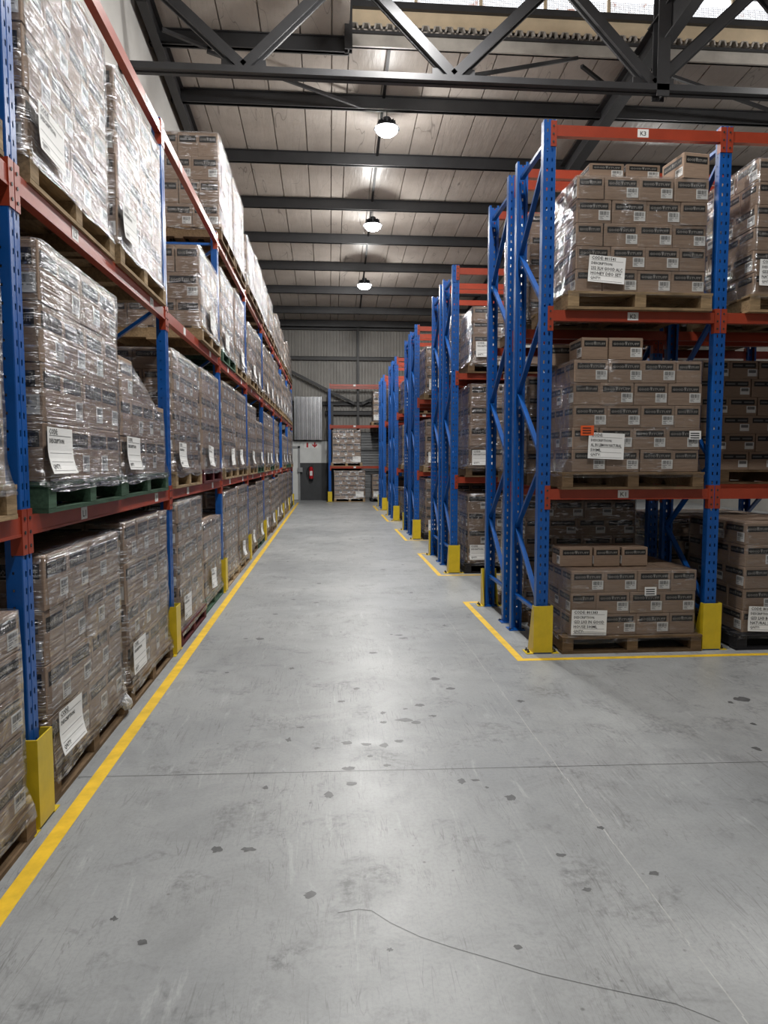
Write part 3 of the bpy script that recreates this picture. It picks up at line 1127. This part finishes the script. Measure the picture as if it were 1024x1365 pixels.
def carton(mw, kind, dims, label, group, faces, weight=1.0):
    c = mw @ Vector((0, 0, dims[2] / 2))
    v = c - CAM
    dist = v.length
    dep = v.dot(Fv)
    sc = 0.0
    if dep > 0.2:
        px = CXP + FPX * v.dot(Rv) / dep
        py = CYP - FPX * v.dot(Uv) / dep
        mg = FPX * 0.15 / dep
        if -mg < px < 1024 + mg and -mg < py < 1365 + mg:
            for nrm, area in (((0, -1, 0), dims[0] * dims[2]), ((-1, 0, 0), dims[1] * dims[2]), ((1, 0, 0), dims[1] * dims[2]), ((0, 0, 1), dims[0] * dims[1])):
                if nrm in faces:
                    nw = mw.to_3x3() @ Vector(nrm)
                    cs = -nw.dot(v) / dist
                    if cs > 0:
                        sc += area * cs / dist ** 2
    if len(label.split()) < 16 and label.startswith('carton'):
        label = 'brown ' + label
    CARTONS.append((sc * weight, mw, kind, dims, label, group))


Fr, Lf, Rt, Tp = (0, -1, 0), (-1, 0, 0), (1, 0, 0), (0, 0, 1)


def stack(base, W, D, H, n, kind, start, label, weight, skip=None):
    """n layers of brick-bonded cartons; only the outer ones. base: matrix at the centre of the load's underside"""
    hc = H / n
    big = kind == 'C'
    kl, kn = {'S': ('L', 'N'), 'T': ('TL', 'TN'), 'C': ('CL', 'CN')}[kind]
    a, b = KD[kl][0], KD[kn][0]
    nl = 2 if big else 3
    sc = W / (nl * a + b)
    lw, nw = a * sc, b * sc
    rows_l = 3 if big else 4
    rows_n = 3 if not big else 2
    for L in range(n):
        nfirst = (L + start) % 2 == 0
        x = -W / 2
        cols = ([(nw, True)] if nfirst else []) + [(lw, False)] * nl + ([] if nfirst else [(nw, True)])
        for ci, (cw, narrow) in enumerate(cols):
            rows = rows_n if narrow else rows_l
            dp = D / rows
            for r in range(rows):
                faces = []
                if r == 0:
                    faces.append(Fr)
                if ci == 0:
                    faces.append(Lf)
                if ci == len(cols) - 1:
                    faces.append(Rt)
                if L == n - 1:
                    faces.append(Tp)
                if not faces and r != rows - 1:
                    continue
                if skip and skip(x + cw / 2, L):
                    continue
                jx, jy = random.uniform(-0.004, 0.004), random.uniform(-0.006, 0.004)
                mw = base @ Matrix.Translation((x + cw / 2 + jx, -D / 2 + dp * (r + 0.5) + jy, hc * L)) @ Matrix.Rotation(random.uniform(-0.012, 0.012), 4, 'Z')
                rn = 'front row' if r == 0 else 'rear row' if r == rows - 1 else ['', 'second row', 'third row'][r]
                carton(mw, kn if narrow else kl, (cw, dp, hc), 'carton, %s layer, %s from left, %s, %s' % (ORD[L], ORD[ci], rn, label), 'cartons ' + label, faces, weight)
            x += cw


def film(base, W, D, z0, z1, label, top=None, seed=0, cover=False, mat='film', dx=0.0):
    """stretch film round the load: rounded shell with an uneven hem and folded-in top edge"""
    m = MB()
    hw, hd, rc = W / 2 + 0.012, D / 2 + 0.012, 0.03
    pts = []
    per = 0.0
    segs = []
    NX, NY = 22, 18
    for i in range(NX):
        pts.append((-hw + rc + (2 * hw - 2 * rc) * i / (NX - 1), -hd, 0, -1))
    for i in range(NY):
        pts.append((hw, -hd + rc + (2 * hd - 2 * rc) * i / (NY - 1), 1, 0))
    for i in range(NX):
        pts.append((hw - rc - (2 * hw - 2 * rc) * i / (NX - 1), hd, 0, 1))
    for i in range(NY):
        pts.append((-hw, hd - rc - (2 * hd - 2 * rc) * i / (NY - 1), -1, 0))
    n = len(pts)
    us = [0.0]
    for i in range(n):
        a, b = pts[i], pts[(i + 1) % n]
        us.append(us[-1] + math.hypot(a[0] - b[0], a[1] - b[1]))
    NZ = max(6, int((z1 - z0) / 0.07))
    m.uv = []
    for j in range(NZ + 2):
        for i in range(n + 1):
            x, y, nx, ny = pts[i % n]
            zt = z1 if top is None else top(x)
            zb = z0 + 0.025 * noise.noise((us[i] * 3.0, seed * 7.1, 1.0)) + (0.02 if ny == 0 else 0)
            f = min(1.0, j / NZ)
            z = zb + (zt - zb) * f
            d = 0.007 * noise.noise((us[i] * 4.0, z * 5.0, seed * 3.3)) + 0.006 * noise.noise((us[i] * 1.3 + z * 9, z * 14.0, seed * 1.9))
            fl = max(0.0, min(1.0, (0.05 - z) / 0.05))      # the hem spreads over the pallet edge
            x += ((0.612 if x > 0 else -0.612) * abs(x) / hw - dx - x) * fl
            y += ((0.512 if y > 0 else -0.512) * abs(y) / hd - y) * fl
            if j == NZ + 1:
                s = 0.86 if not cover else 0.3
                x, y, z = x * s, y * s, zt + 0.006 + 0.012 * noise.noise((us[i] * 6, seed, 3))
                if cover:
                    z = top(x) + 0.02
            m.v.append((x + nx * d, y + ny * d, z))
            m.uv.append((us[i], z if j <= NZ else z + 0.3))
    k = m.mi(mat)
    for j in range(NZ + 1):
        for i in range(n):
            a = j * (n + 1) + i
            m.f.append((a, a + 1, a + n + 2, a + n + 1))
            m.m.append(k)
    me = m.data('stretch_wrap')
    me.polygons.foreach_set('use_smooth', [True] * len(me.polygons))
    return link('stretch_wrap', me, None, base, label, 'wrap', 'stretch wraps')


def sheet(parent, x, z, y, lines, tilt=0.0, label=None, w_=0.30, h_=0.21, curl=0.0):
    m = MB()
    NXs, NZs = 6, 6
    b = len(m.v)

    def bend(p):
        px, py, pz = p
        t = max(0.0, -pz / h_ + 0.1)
        return (px, py - curl * t * t * 0.12, pz)
    for off in (0.0, 0.0006):
        vs_, fs_ = [], []
        for j in range(NZs + 1):
            for i in range(NXs + 1):
                vs_.append((-w_ / 2 + w_ * i / NXs, off, -h_ / 2 + h_ * j / NZs))
        for j in range(NZs):
            for i in range(NXs):
                q = j * (NXs + 1) + i
                fs_.append((q, q + 1, q + NXs + 2, q + NXs + 1))
        m.add(vs_, fs_, 'paper', bend)
    rows = len(lines)
    for i, (s, hand) in enumerate(lines):
        zt = h_ / 2 - h_ * (i + 0.8) / (rows + 0.25)
        x0 = -w_ / 2 + 0.02
        if s:
            th = h_ * (0.10 if not hand else 0.12)
            wd = min(w_ * 0.86, th * text(s, 1)[2])
            put_text(m, s, x0, zt, wd, th, -0.0008, 'ink', bend, 1, 0.0)
        if hand or not s:
            m.add([(x0, -0.0007, zt - 0.006), (w_ / 2 - 0.02, -0.0007, zt - 0.006), (w_ / 2 - 0.02, -0.0007, zt - 0.004), (x0, -0.0007, zt - 0.004)], [(0, 1, 2, 3)], 'ink', bend)
    return m.obj('paper_sheet', parent, mat=Matrix.Translation((x, y, z)) @ Matrix.Rotation(tilt, 4, 'Y'), label=label or 'white printed delivery sheet')


FORM = [('CODE:', 1), ('DESCRIPTION:', 0), ('', 1), ('', 1), ('QNTY:', 1)]


def load(x, y, z, rz, H, n, where, pal='wood', W=1.12, D=0.94, kind='S', start=0, wrap=True, sh=FORM, shx=-0.3, shz=0.18, tilt=0.0, curl=0.3, parts=True,
         weight=1.0, dx=0.0, top=None, skip=None, wraptop=None, cover=False, filmmat='film'):
    """a pallet with its cartons and film; (x, y) pallet centre, z the surface it stands on"""
    names = {'wood': 'pale wooden pallet', 'wood_dark': 'weathered wooden pallet', 'green': 'green painted pallet', 'red': 'dark red painted pallet', 'black': 'black painted pallet'}
    pallet(x, y, z, rz, pal, names[pal] + ', ' + where, parts)
    base = Matrix.Translation((x, y, z + PALH)) @ Matrix.Rotation(rz, 4, 'Z') @ Matrix.Translation((dx, 0, 0.002))
    stack(base, W, D, H, n, kind, start, where, weight, skip)
    if wrap:
        z1 = (H if wraptop is None else wraptop) + 0.004
        fo = film(base, W, D, -0.045, z1, 'clear stretch film round cartons, ' + where, top, random.random() * 10, cover, filmmat, dx)
        if sh:
            sheet(fo, shx, shz, -D / 2 - 0.035, sh, tilt, None, curl=curl)
        return base, fo
    return base, None


# ---- left rack loads.  slots: world y of the slot centre
def slot(k, s):      # k: bay number, 0 is the bay that starts at the first post in view
    return 3.08 + 2.72 * k + (0.73 if s == 0 else 1.99)


LXP = LX - 0.47      # pallet centre across the rack
ZL = [0.0, LV[0], LV[1], LV[2]]
lvw = ['on the floor', 'on the lowest beams', 'on the middle beams', 'on the top beams']


lvs = ['floor', 'lowest beams', 'middle beams', 'top beams']


def lwhere(k, s, lv):
    if k < 0:
        return 'left rack photo edge, %s' % lvs[lv]
    return 'left rack bay %s, %s, %s' % ( ['one', 'two', 'three', 'four', 'five', 'six', 'seven', 'eight'][k], 'nearer' if s == 0 else 'farther', lvs[lv])


# top height of each load (world z), pallet colour, carton kind, sheet?
LEFT = {
    # floor
    (-1, 1, 0): (0.98, 'wood_dark', 'S', 0), (0, 0, 0): (1.16, 'wood_dark', 'T', 1), (0, 1, 0): (1.20, 'wood_dark', 'T', 1), (1, 0, 0): (1.24, 'red', 'S', 1), (1, 1, 0): (0.95, 'green', 'S', 1),
    (2, 0, 0): (1.20, 'wood', 'S', 0), (2, 1, 0): (1.22, 'wood', 'T', 1),
    # lowest beams
    (-1, 1, 1): (2.55, 'wood', 'T', 0), (0, 0, 1): (2.57, 'green', 'T', 1), (0, 1, 1): (2.2, 'green', 'T', 1), (1, 0, 1): (2.52, 'wood', 'S', 1), (1, 1, 1): (2.53, 'red', 'T', 1), (2, 0, 1): (2.56, 'wood', 'S', 1), (2, 1, 1): (2.57, 'wood', 'T', 1),
    # middle beams
    (-1, 1, 2): (4.0, 'wood', 'T', 0), (0, 0, 2): (4.02, 'wood', 'T', 1), (0, 1, 2): (3.98, 'wood', 'T', 1), (1, 1, 2): (3.73, 'wood', 'T', 1), (2, 0, 2): (3.92, 'green', 'S', 1), (2, 1, 2): (3.97, 'wood', 'T', 1),
    # top beams
    (2, 0, 3): (5.46, 'wood_dark', 'T', 0), (2, 1, 3): (5.45, 'wood_dark', 'T', 0),
}
rr = random.Random(3)
for k in range(3, 8):
    for s in (0, 1):
        LEFT[(k, s, 0)] = (rr.choice((1.2, 1.15, 0.95, 1.22)), rr.choice(('wood', 'green', 'wood_dark')), 'S', 1)
        LEFT[(k, s, 1)] = (rr.choice((2.55, 2.5, 2.3, 2.56)), rr.choice(('wood', 'wood', 'green')), 'T', 1)
        LEFT[(k, s, 2)] = (rr.choice((3.95, 3.9, 3.98, 3.8)), 'wood', 'T', 1)
        LEFT[(k, s, 3)] = (rr.choice((5.15, 5.2, 5.05, 5.3)), 'wood_dark', 'T', 0)
del LEFT[(5, 1, 1)]

for (k, s, lv), (zt, pal, kind, shf) in LEFT.items():
    z = ZL[lv]
    H = zt - z - PALH
    hc = 0.18 if kind == 'S' else 0.25
    n = max(2, round(H / hc))
    kw = {}
    wt = 1.0
    if k < 0:
        wt = 0.5
    elif s == 0 and k > 0 and lv < 3:
        wt = 0.9
    if (k, s, lv) == (0, 1, 1):
        # part-used load: the film slopes down from its nearer half
        H, n = 1.0, 4
        kw = dict(top=lambda x: 0.72 - 0.26 * max(0, min(1, (x + 0.3) / 0.7)) if x > -0.42 else 0.72, skip=lambda x, L: (L == 3) or (L == 2 and x > -0.2) , cover=True, wraptop=0.72)
    rz = PI / 2
    yy = slot(k, s) + rr.uniform(-0.02, 0.02)
    b, fo = load(LXP + rr.uniform(-0.02, 0.015), yy, z, rz, H, n, lwhere(k, s, lv), pal, W=1.14, D=0.95, kind=kind, start=rr.randint(0, 1), sh=FORM if shf else None,
                 shx={0: -0.38, 1: -0.46, 2: -0.36}.get(lv, 0) if k == 0 and s == 0 else -0.4 if k == 0 else rr.uniform(-0.35, 0.1), shz=0.14 if lv else 0.17, tilt=rr.uniform(-0.05, 0.08), curl=rr.uniform(0, 0.8), parts=k <= 2, weight=wt, **kw)
    if (k, s, lv) == (0, 0, 0):
        q = MB()
        rg = random.Random(9)
        for c in range(5):
            cx, cz = 0.5 + rg.uniform(-0.05, 0.08), -0.04 + rg.uniform(-0.03, 0.03)
            rad = rg.uniform(0.025, 0.045)
            nn, mm = 8, 6
            grid = []
            for i in range(mm + 1):
                for j in range(nn):
                    th, ph = PI * i / mm, 2 * PI * j / nn
                    r_ = rad * (1 + 0.5 * noise.noise((c * 3 + i * 1.3, j * 1.7, 2)))
                    grid.append((cx + r_ * math.sin(th) * math.cos(ph), -0.50 + r_ * math.sin(th) * math.sin(ph), cz + r_ * math.cos(th)))
            fs_ = [(i * nn + j, i * nn + (j + 1) % nn, (i + 1) * nn + (j + 1) % nn, (i + 1) * nn + j) for i in range(mm) for j in range(nn)]
            q.add(grid, fs_, 'filmtail')
        q.obj('film_tail', fo, label='bunched loose end of film')

# ---- right-hand rows
S1 = [('CODE: 801383', 1), ('DESCRIPTION:', 0), ('GS3 LH3 IN GOOD', 1), ('HOUSE 500ML', 1), ('QNTY:', 1)]
S2 = [('CODE: 801541', 1), ('DESCRIPTION:', 0), ('232 3LH GOOD ALC', 1), ('HONEY DEO SET', 1), ('QNTY:', 1)]
S3 = [('CODE: 8017380', 1), ('DESCRIPTION:', 0), ('GS3 LH3 BCC', 1), ('NATURAL 300ML', 1), ('QNTY:', 1)]

S4 = [('CODE:', 1), ('DESCRIPTION:', 0), ('AL IN LEMON NATURAL', 1), ('500ML', 1), ('QNTY:', 1)]


def bay(i):
    return (RX[i] + RX[i + 1]) / 2


def row_y(i):
    return ROWS[i] + 0.5 - 0.06


w0 = 'of the nearest right-hand row'
# nearest row, bay one
b, f = load(bay(0) + 0.03, row_y(0), 0, 0, 0.54, 3, 'floor below the K1 beam', 'wood_dark', W=1.08, D=0.9, start=1, sh=S1, shx=-0.39, shz=0.115, tilt=0.03, dx=0.02, curl=0.1, filmmat='film_tight')
for i, (xx, yy) in enumerate(((-0.415, -0.12), (-0.15, -0.10), (0.095, -0.10))):
    mw = b @ Matrix.Translation((xx, yy, 0.545)) @ Matrix.Rotation(0.02 * (i - 1), 4, 'Z')
    carton(mw, 'N', (0.287, 0.222, 0.165) if i == 0 else (0.232, 0.287, 0.165), '%s loose carton on top of the low load below the K1 beam' % ('left' if i == 0 else 'middle' if i == 1 else 'right'), 'loose cartons on the stacks', [Fr, Lf, Tp], 9)
q = MB()
q.box((-0.05, -0.002, -0.035), (0.05, 0, 0.035), 'white')
for zz in (0.015, -0.003, -0.022):
    q.box((-0.04, -0.003, zz - 0.004), (0.035, -0.002, zz + 0.004), 'ink')
SMALL = q.data('small_sticker')
link('small_sticker', SMALL, f, Matrix.Translation((0.13, -0.482, 0.37)), label='small white printed sticker')
b, f = load(bay(0) + 0.0, row_y(0), LV[0], 0, 0.905, 5, 'on the K1 beam', 'wood_dark', W=1.08, D=0.9, start=1, sh=S4, shx=-0.27, shz=0.21, tilt=0.04, dx=0.04, curl=0.1, filmmat='film_tight')
link('small_sticker', SMALL, f, Matrix.Translation((0.48, -0.482, 0.30)), label='small white printed sticker')
q = MB()
q.box((-0.055, -0.002, -0.04), (0.055, 0, 0.04), 'orangesticker')
for zz in (0.02, 0.0, -0.02):
    q.box((-0.04, -0.003, zz - 0.004), (0.03, -0.002, zz + 0.004), 'ink')
q.obj('orange_sticker', f, mat=Matrix.Translation((-0.43, -0.484, 0.335)), label='orange handwritten sticker')
for i, (xx, yy, kd) in enumerate(((-0.36, -0.28, 'N'), (-0.1, -0.32, 'L'), (-0.50, 0.1, 'N'))):
    mw = b @ Matrix.Translation((xx, yy, 0.91)) @ Matrix.Rotation(0.02 - 0.02 * i, 4, 'Z')
    carton(mw, kd, KD[kd], ['left loose carton lying on the K1 load under the K2 beam', 'right loose carton lying on the K1 load under the K2 beam', 'loose carton set back on the K1 load'][i], 'loose cartons on the stacks', [Fr, Lf, Tp], 9)
b, f = load(bay(0) + 0.02, row_y(0), LV[1], 0, 0.905, 5, 'on the K2 beam', 'wood', W=1.08, D=0.9, start=0, sh=S2, shx=-0.30, shz=0.17, tilt=0.07, dx=0.02, curl=0.2, filmmat='film_tight')
for i, (xx, yy, kd, rz) in enumerate(((-0.28, -0.28, 'L', 0.0), (0.02, -0.28, 'L', 0.02), (0.42, -0.30, 'TN', 0.12))):
    mw = b @ Matrix.Translation((xx, yy, 0.91)) @ Matrix.Rotation(rz, 4, 'Z')
    dm = (0.287, 0.222, 0.12) if i < 2 else (0.235, 0.3, 0.2)
    carton(mw, kd, dm, ['left low carton on the K2 load under the K3 beam', 'middle low carton on the K2 load under the K3 beam', 'plain taller carton at the right end of the K2 load'][i], 'loose cartons on the stacks', [Fr, Lf, Tp], 9)
# nearest row, bay two
load(bay(1) + 0.08, row_y(0), 0, 0, 0.93, 5, 'floor right of the K1 load', 'black', W=1.1, D=0.92, start=0, sh=S3, shx=-0.37, shz=0.12, tilt=0.05, dx=0.02, curl=0.2, weight=1.2, filmmat='film_tight')
load(bay(1) + 0.08, row_y(0), LV[1], 0, 1.08, 6, 'right of the K2 load', 'wood', W=1.1, D=0.92, start=1, sh=S3, shx=-0.37, shz=0.17, tilt=0.03, dx=0.0, curl=0.2, weight=1.2, filmmat='film_tight')
for lv in (0, 1, 2):
    load(bay(2), row_y(0), ZL[lv], 0, 0.9, 5, 'outermost bay, nearest right row, %s' % lvs[lv], 'wood', parts=False, weight=0.02)
# nearest row, rear half
ry = ROWS[0] + 1.08 + 0.5
for lv, H, n in ((0, 1.06, 6), (1, 0.9, 5), (2, 1.0, 5)):
    load(bay(0), ry, ZL[lv], 0, H, n, 'rear nearest right row, first bay, %s' % lvs[lv], 'wood_dark', sh=None, weight=0.25, kind='S')
for lv, H, n in ((0, 0.9, 5), (1, 1.08, 6), (2, 0.9, 5)):
    load(bay(1), ry, ZL[lv], 0, H, n, 'rear nearest right row, second bay, %s' % lvs[lv], 'wood_dark', sh=None, weight=0.3, kind='S', wrap=lv != 1)

# second row
def rwhere(i, half, j, lv):
    return '%s %s right row, %s bay, %s' % (half, ['nearest', 'second', 'third', 'fourth', 'farthest'][i], ['first', 'second'][j], lvs[lv])


load(bay(0) + 0.02, row_y(1), 0, 0, 0.98, 4, rwhere(1, 'front', 0, 0), 'black', kind='T', W=1.12, sh=FORM, shx=-0.38, shz=0.16, weight=0.8)
load(bay(0) + 0.02, row_y(1), LV[0], 0, 1.15, 4, rwhere(1, 'front', 0, 1), 'wood_dark', kind='C', W=1.08, sh=FORM, shx=-0.36, shz=0.13, weight=0.8)
load(bay(0) + 0.04, row_y(1), LV[1], 0, 0.76, 4, rwhere(1, 'front', 0, 2), 'wood_dark', kind='S', W=1.05, sh=FORM, shx=-0.34, shz=0.18, weight=0.8)
rq = random.Random(21)
for i in range(1, 5):
    for half in ('front', 'rear'):
        for j in (0, 1):
            for lv in (0, 1, 2):
                if i == 1 and half == 'front' and j == 0:
                    continue
                y = row_y(i) if half == 'front' else ROWS[i] + 1.08 + 0.5
                kd = rq.choice(('S', 'T', 'C'))
                H = rq.choice((0.95, 0.75, 1.0, 0.5)) if lv else rq.choice((1.0, 0.75))
                hc = {'S': 0.18, 'T': 0.25, 'C': 0.3}[kd]
                n = max(1, round(H / hc))
                load(bay(j) + rq.uniform(-0.03, 0.05), y, ZL[lv], 0, n * hc, n, rwhere(i, half, j, lv), rq.choice(('wood', 'wood_dark', 'black')), kind=kd, sh=FORM if half == 'front' else None, shx=-0.35, shz=0.15,
                     parts=False, weight=0.3 if half == 'rear' or j else 0.7, wrap=not (half == 'rear' and lv == 0))
# back wall rack
load(0.77, 26.95, 0, 0, 1.05, 6, 'back wall rack floor, left', 'wood', W=1.18, parts=False, shx=0.38, shz=0.15)
load(2.18, 26.95, 0, 0, 0.9, 5, 'back wall rack floor, right', 'black', W=1.1, parts=False, shx=-0.35, shz=0.15)
load(0.66, 26.95, BACKLV[0], 0, 1.22, 5, 'back wall rack lowest beams', 'wood', W=1.08, kind='T', parts=False, shx=0.38, shz=0.12)
load(2.2, 26.95, BACKLV[1], 0, 1.15, 5, 'back wall rack middle beams', 'wood', W=1.06, kind='T', parts=False, shx=-0.36, shz=0.15)

# ---- turn the carton list into objects: the 300 largest in view singly, the rest as stuff
CARTONS.sort(key=lambda c: -c[0])
SINGLE = 300
for sc_, mw, kind, dims, label, group in CARTONS[:SINGLE]:
    me, st = carton_meshes(kind)
    b = KD[kind]
    o = link('carton', me, None, mw @ Matrix.Diagonal((dims[0] / b[0], dims[1] / b[1], dims[2] / b[2], 1)), label, 'carton', group)
    link('barcode_label', st, o)
m = MB()
for sc_, mw, kind, dims, label, group in CARTONS[SINGLE:]:
    W, D, H = dims
    x, y, z = W / 2 - 0.003, D / 2 - 0.003, H - 0.003
    P = lambda a, b_, c_: mw @ Vector((a, b_, c_))
    m.hexa([P(-x, -y, 0), P(x, -y, 0), P(x, y, 0), P(-x, y, 0), P(-x, -y, z), P(x, -y, z), P(x, y, z), P(-x, y, z)], 'card')
    long_x = W >= D
    for (ux, uy), wd, dp in (((1, 0), W, D), ((0, 1), D, W), ((-1, 0), W, D), ((0, -1), D, W)):
        def Q(a, c_, e):
            px, py = a, -(dp / 2 - 0.003) - e
            return P(px * ux - py * uy, px * uy + py * ux, c_)
        bw = wd * 0.41
        m.poly([Q(-bw, H * 0.585, 0.001), Q(bw, H * 0.585, 0.001), Q(bw, H * 0.86, 0.001), Q(-bw, H * 0.86, 0.001)], 'band')
        tz0, tz1 = H * 0.68, H * 0.76
        for a0, a1 in ((-0.9, -0.12), (0.1, 0.9)):
            m.poly([Q(bw * a0, tz0, 0.002), Q(bw * a1, tz0, 0.002), Q(bw * a1, tz1, 0.002), Q(bw * a0, tz1, 0.002)], 'greyink')
        if wd == max(W, D):
            s0, s1 = wd * 0.13, wd * 0.45
            m.poly([Q(s0, H * 0.14, 0.002), Q(s1, H * 0.14, 0.002), Q(s1, H * 0.52, 0.002), Q(s0, H * 0.52, 0.002)], 'white')
            m.poly([Q(s0 + 0.01, H * 0.32, 0.003), Q(s1 - 0.01, H * 0.32, 0.003), Q(s1 - 0.01, H * 0.48, 0.003), Q(s0 + 0.01, H * 0.48, 0.003)], 'greyink')
m.obj('carton_stacks', label='brown cartons with black bands stacked in the farther racks', cat='cartons', kind='stuff')

# ------------------------------------------------------------------ back wall things
d = link('door_1', None, kind='structure')
m = MB()
m.box((-1.55, WY1 - 0.08, 0), (-1.47, WY1, 2.14), 'grey')
m.box((-1.23, WY1 - 0.08, 0), (-1.15, WY1, 2.14), 'grey')
m.box((-1.55, WY1 - 0.08, 2.06), (-1.15, WY1, 2.14), 'grey')
m.obj('door_frame', d)
m = MB()
m.box((-1.47, WY1 - 0.05, 0.02), (-1.23, WY1 - 0.01, 2.06), 'wallwhite')
m.obj('door_leaf', d)
m = MB()
m.box((-1.24, WY1 - 0.14, 1.12), (-1.05, WY1 - 0.08, 1.30), 'grey')
m.obj('door_closer', d)
d2 = link('door_2', None, kind='structure')
for i in range(26):
    m = MB()
    m.hexa([(1.2, WY1 - 0.07, i * 0.104), (4.2, WY1 - 0.07, i * 0.104), (4.2, WY1 - 0.02, i * 0.104), (1.2, WY1 - 0.02, i * 0.104),
            (1.2, WY1 - 0.04, i * 0.104 + 0.098), (4.2, WY1 - 0.04, i * 0.104 + 0.098), (4.2, WY1 - 0.02, i * 0.104 + 0.098), (1.2, WY1 - 0.02, i * 0.104 + 0.098)], 'shutter')
    m.obj('shutter_slat', d2)
for xx in (1.16, 4.2):
    m = MB()
    m.box((xx - 0.06, WY1 - 0.1, 0), (xx + 0.06, WY1 - 0.01, 2.72), 'steel')
    m.obj('guide_rail', d2)
m = corrugated(-1.36, -0.26, 2.38, 4.06, WY1 - 0.2, 0.157, 0.06, 'galv')
m.obj('galvanised_sheet', label='shiny corrugated galvanised sheet on the back wall above the extinguisher', cat='metal sheet')
m = MB()
m.cyl((-0.715, WY1 - 0.1, 0.86), (-0.715, WY1 - 0.1, 1.27), 0.085, 'redpaint', 16)
m.cyl((-0.715, WY1 - 0.1, 1.27), (-0.715, WY1 - 0.1, 1.33), 0.085, 'redpaint', 16, 0.03)
ext = empty('fire_extinguisher', 'red fire extinguisher hanging on the dark lower back wall', 'extinguisher', (0, 0, 0))
m.obj('cylinder_body', ext)
m = MB()
m.box((-0.76, WY1 - 0.13, 1.33), (-0.66, WY1 - 0.08, 1.37), 'rubber')
m.bar((-0.715, WY1 - 0.11, 1.37), (-0.62, WY1 - 0.11, 1.42), 0.03, 0.015, 'rubber')
m.obj('valve_handle', ext)
m = MB()
hp = [(-0.76, 1.34), (-0.86, 1.25), (-0.88, 1.08), (-0.84, 0.95), (-0.80, 0.92)]
for (a, b_), (c_, e) in zip(hp, hp[1:]):
    m.cyl((a, WY1 - 0.1, b_), (c_, WY1 - 0.1, e), 0.014, 'rubber', 6)
m.obj('hose', ext)
m = MB()
m.box((-0.765, WY1 - 0.188, 0.98), (-0.665, WY1 - 0.18, 1.16), 'white')
m.obj('instruction_label', ext)
m = MB()
m.cyl((-0.715, WY1 - 0.1, 0.83), (-0.715, WY1 - 0.1, 0.862), 0.087, 'rubber', 16)
m.obj('base_ring', ext)
for i, xx in enumerate((-0.86, -0.57)):
    m = MB()
    m.box((xx - 0.13, WY1 - 0.012, 2.06), (xx + 0.13, WY1 - 0.002, 2.32), 'white')
    if i == 0:
        m.box((xx - 0.035, WY1 - 0.014, 2.09), (xx + 0.035, WY1 - 0.012, 2.27), 'redpaint')
        m.box((xx - 0.015, WY1 - 0.014, 2.27), (xx + 0.015, WY1 - 0.012, 2.29), 'redpaint')
    else:
        yy = WY1 - 0.0135
        m.poly([(xx - 0.11, yy, 2.19), (xx, yy, 2.08), (xx + 0.11, yy, 2.19), (xx + 0.07, yy, 2.22), (xx + 0.03, yy, 2.18), (xx + 0.03, yy, 2.3), (xx - 0.03, yy, 2.3), (xx - 0.03, yy, 2.18), (xx - 0.07, yy, 2.22)], 'redpaint')
    m.obj('safety_sign', label=['square white sign with a red extinguisher symbol on the back wall', 'square white sign with a red downward arrow on the back wall'][i], cat='sign', group='signs on the back wall')
m = MB()
m.bar((WX0, 8.6, 5.62), (WX0 + 0.12, 8.6, 5.62), 0.05, 0.05, 'rubber')
m.cyl((WX0 + 0.12, 8.62, 5.62), (WX0 + 0.15, 8.42, 5.58), 0.05, 'rubber', 10)
m.obj('wall_camera', label='small black camera on the left wall beyond the top orange beam', cat='camera')
print('CARTONS', len(CARTONS))
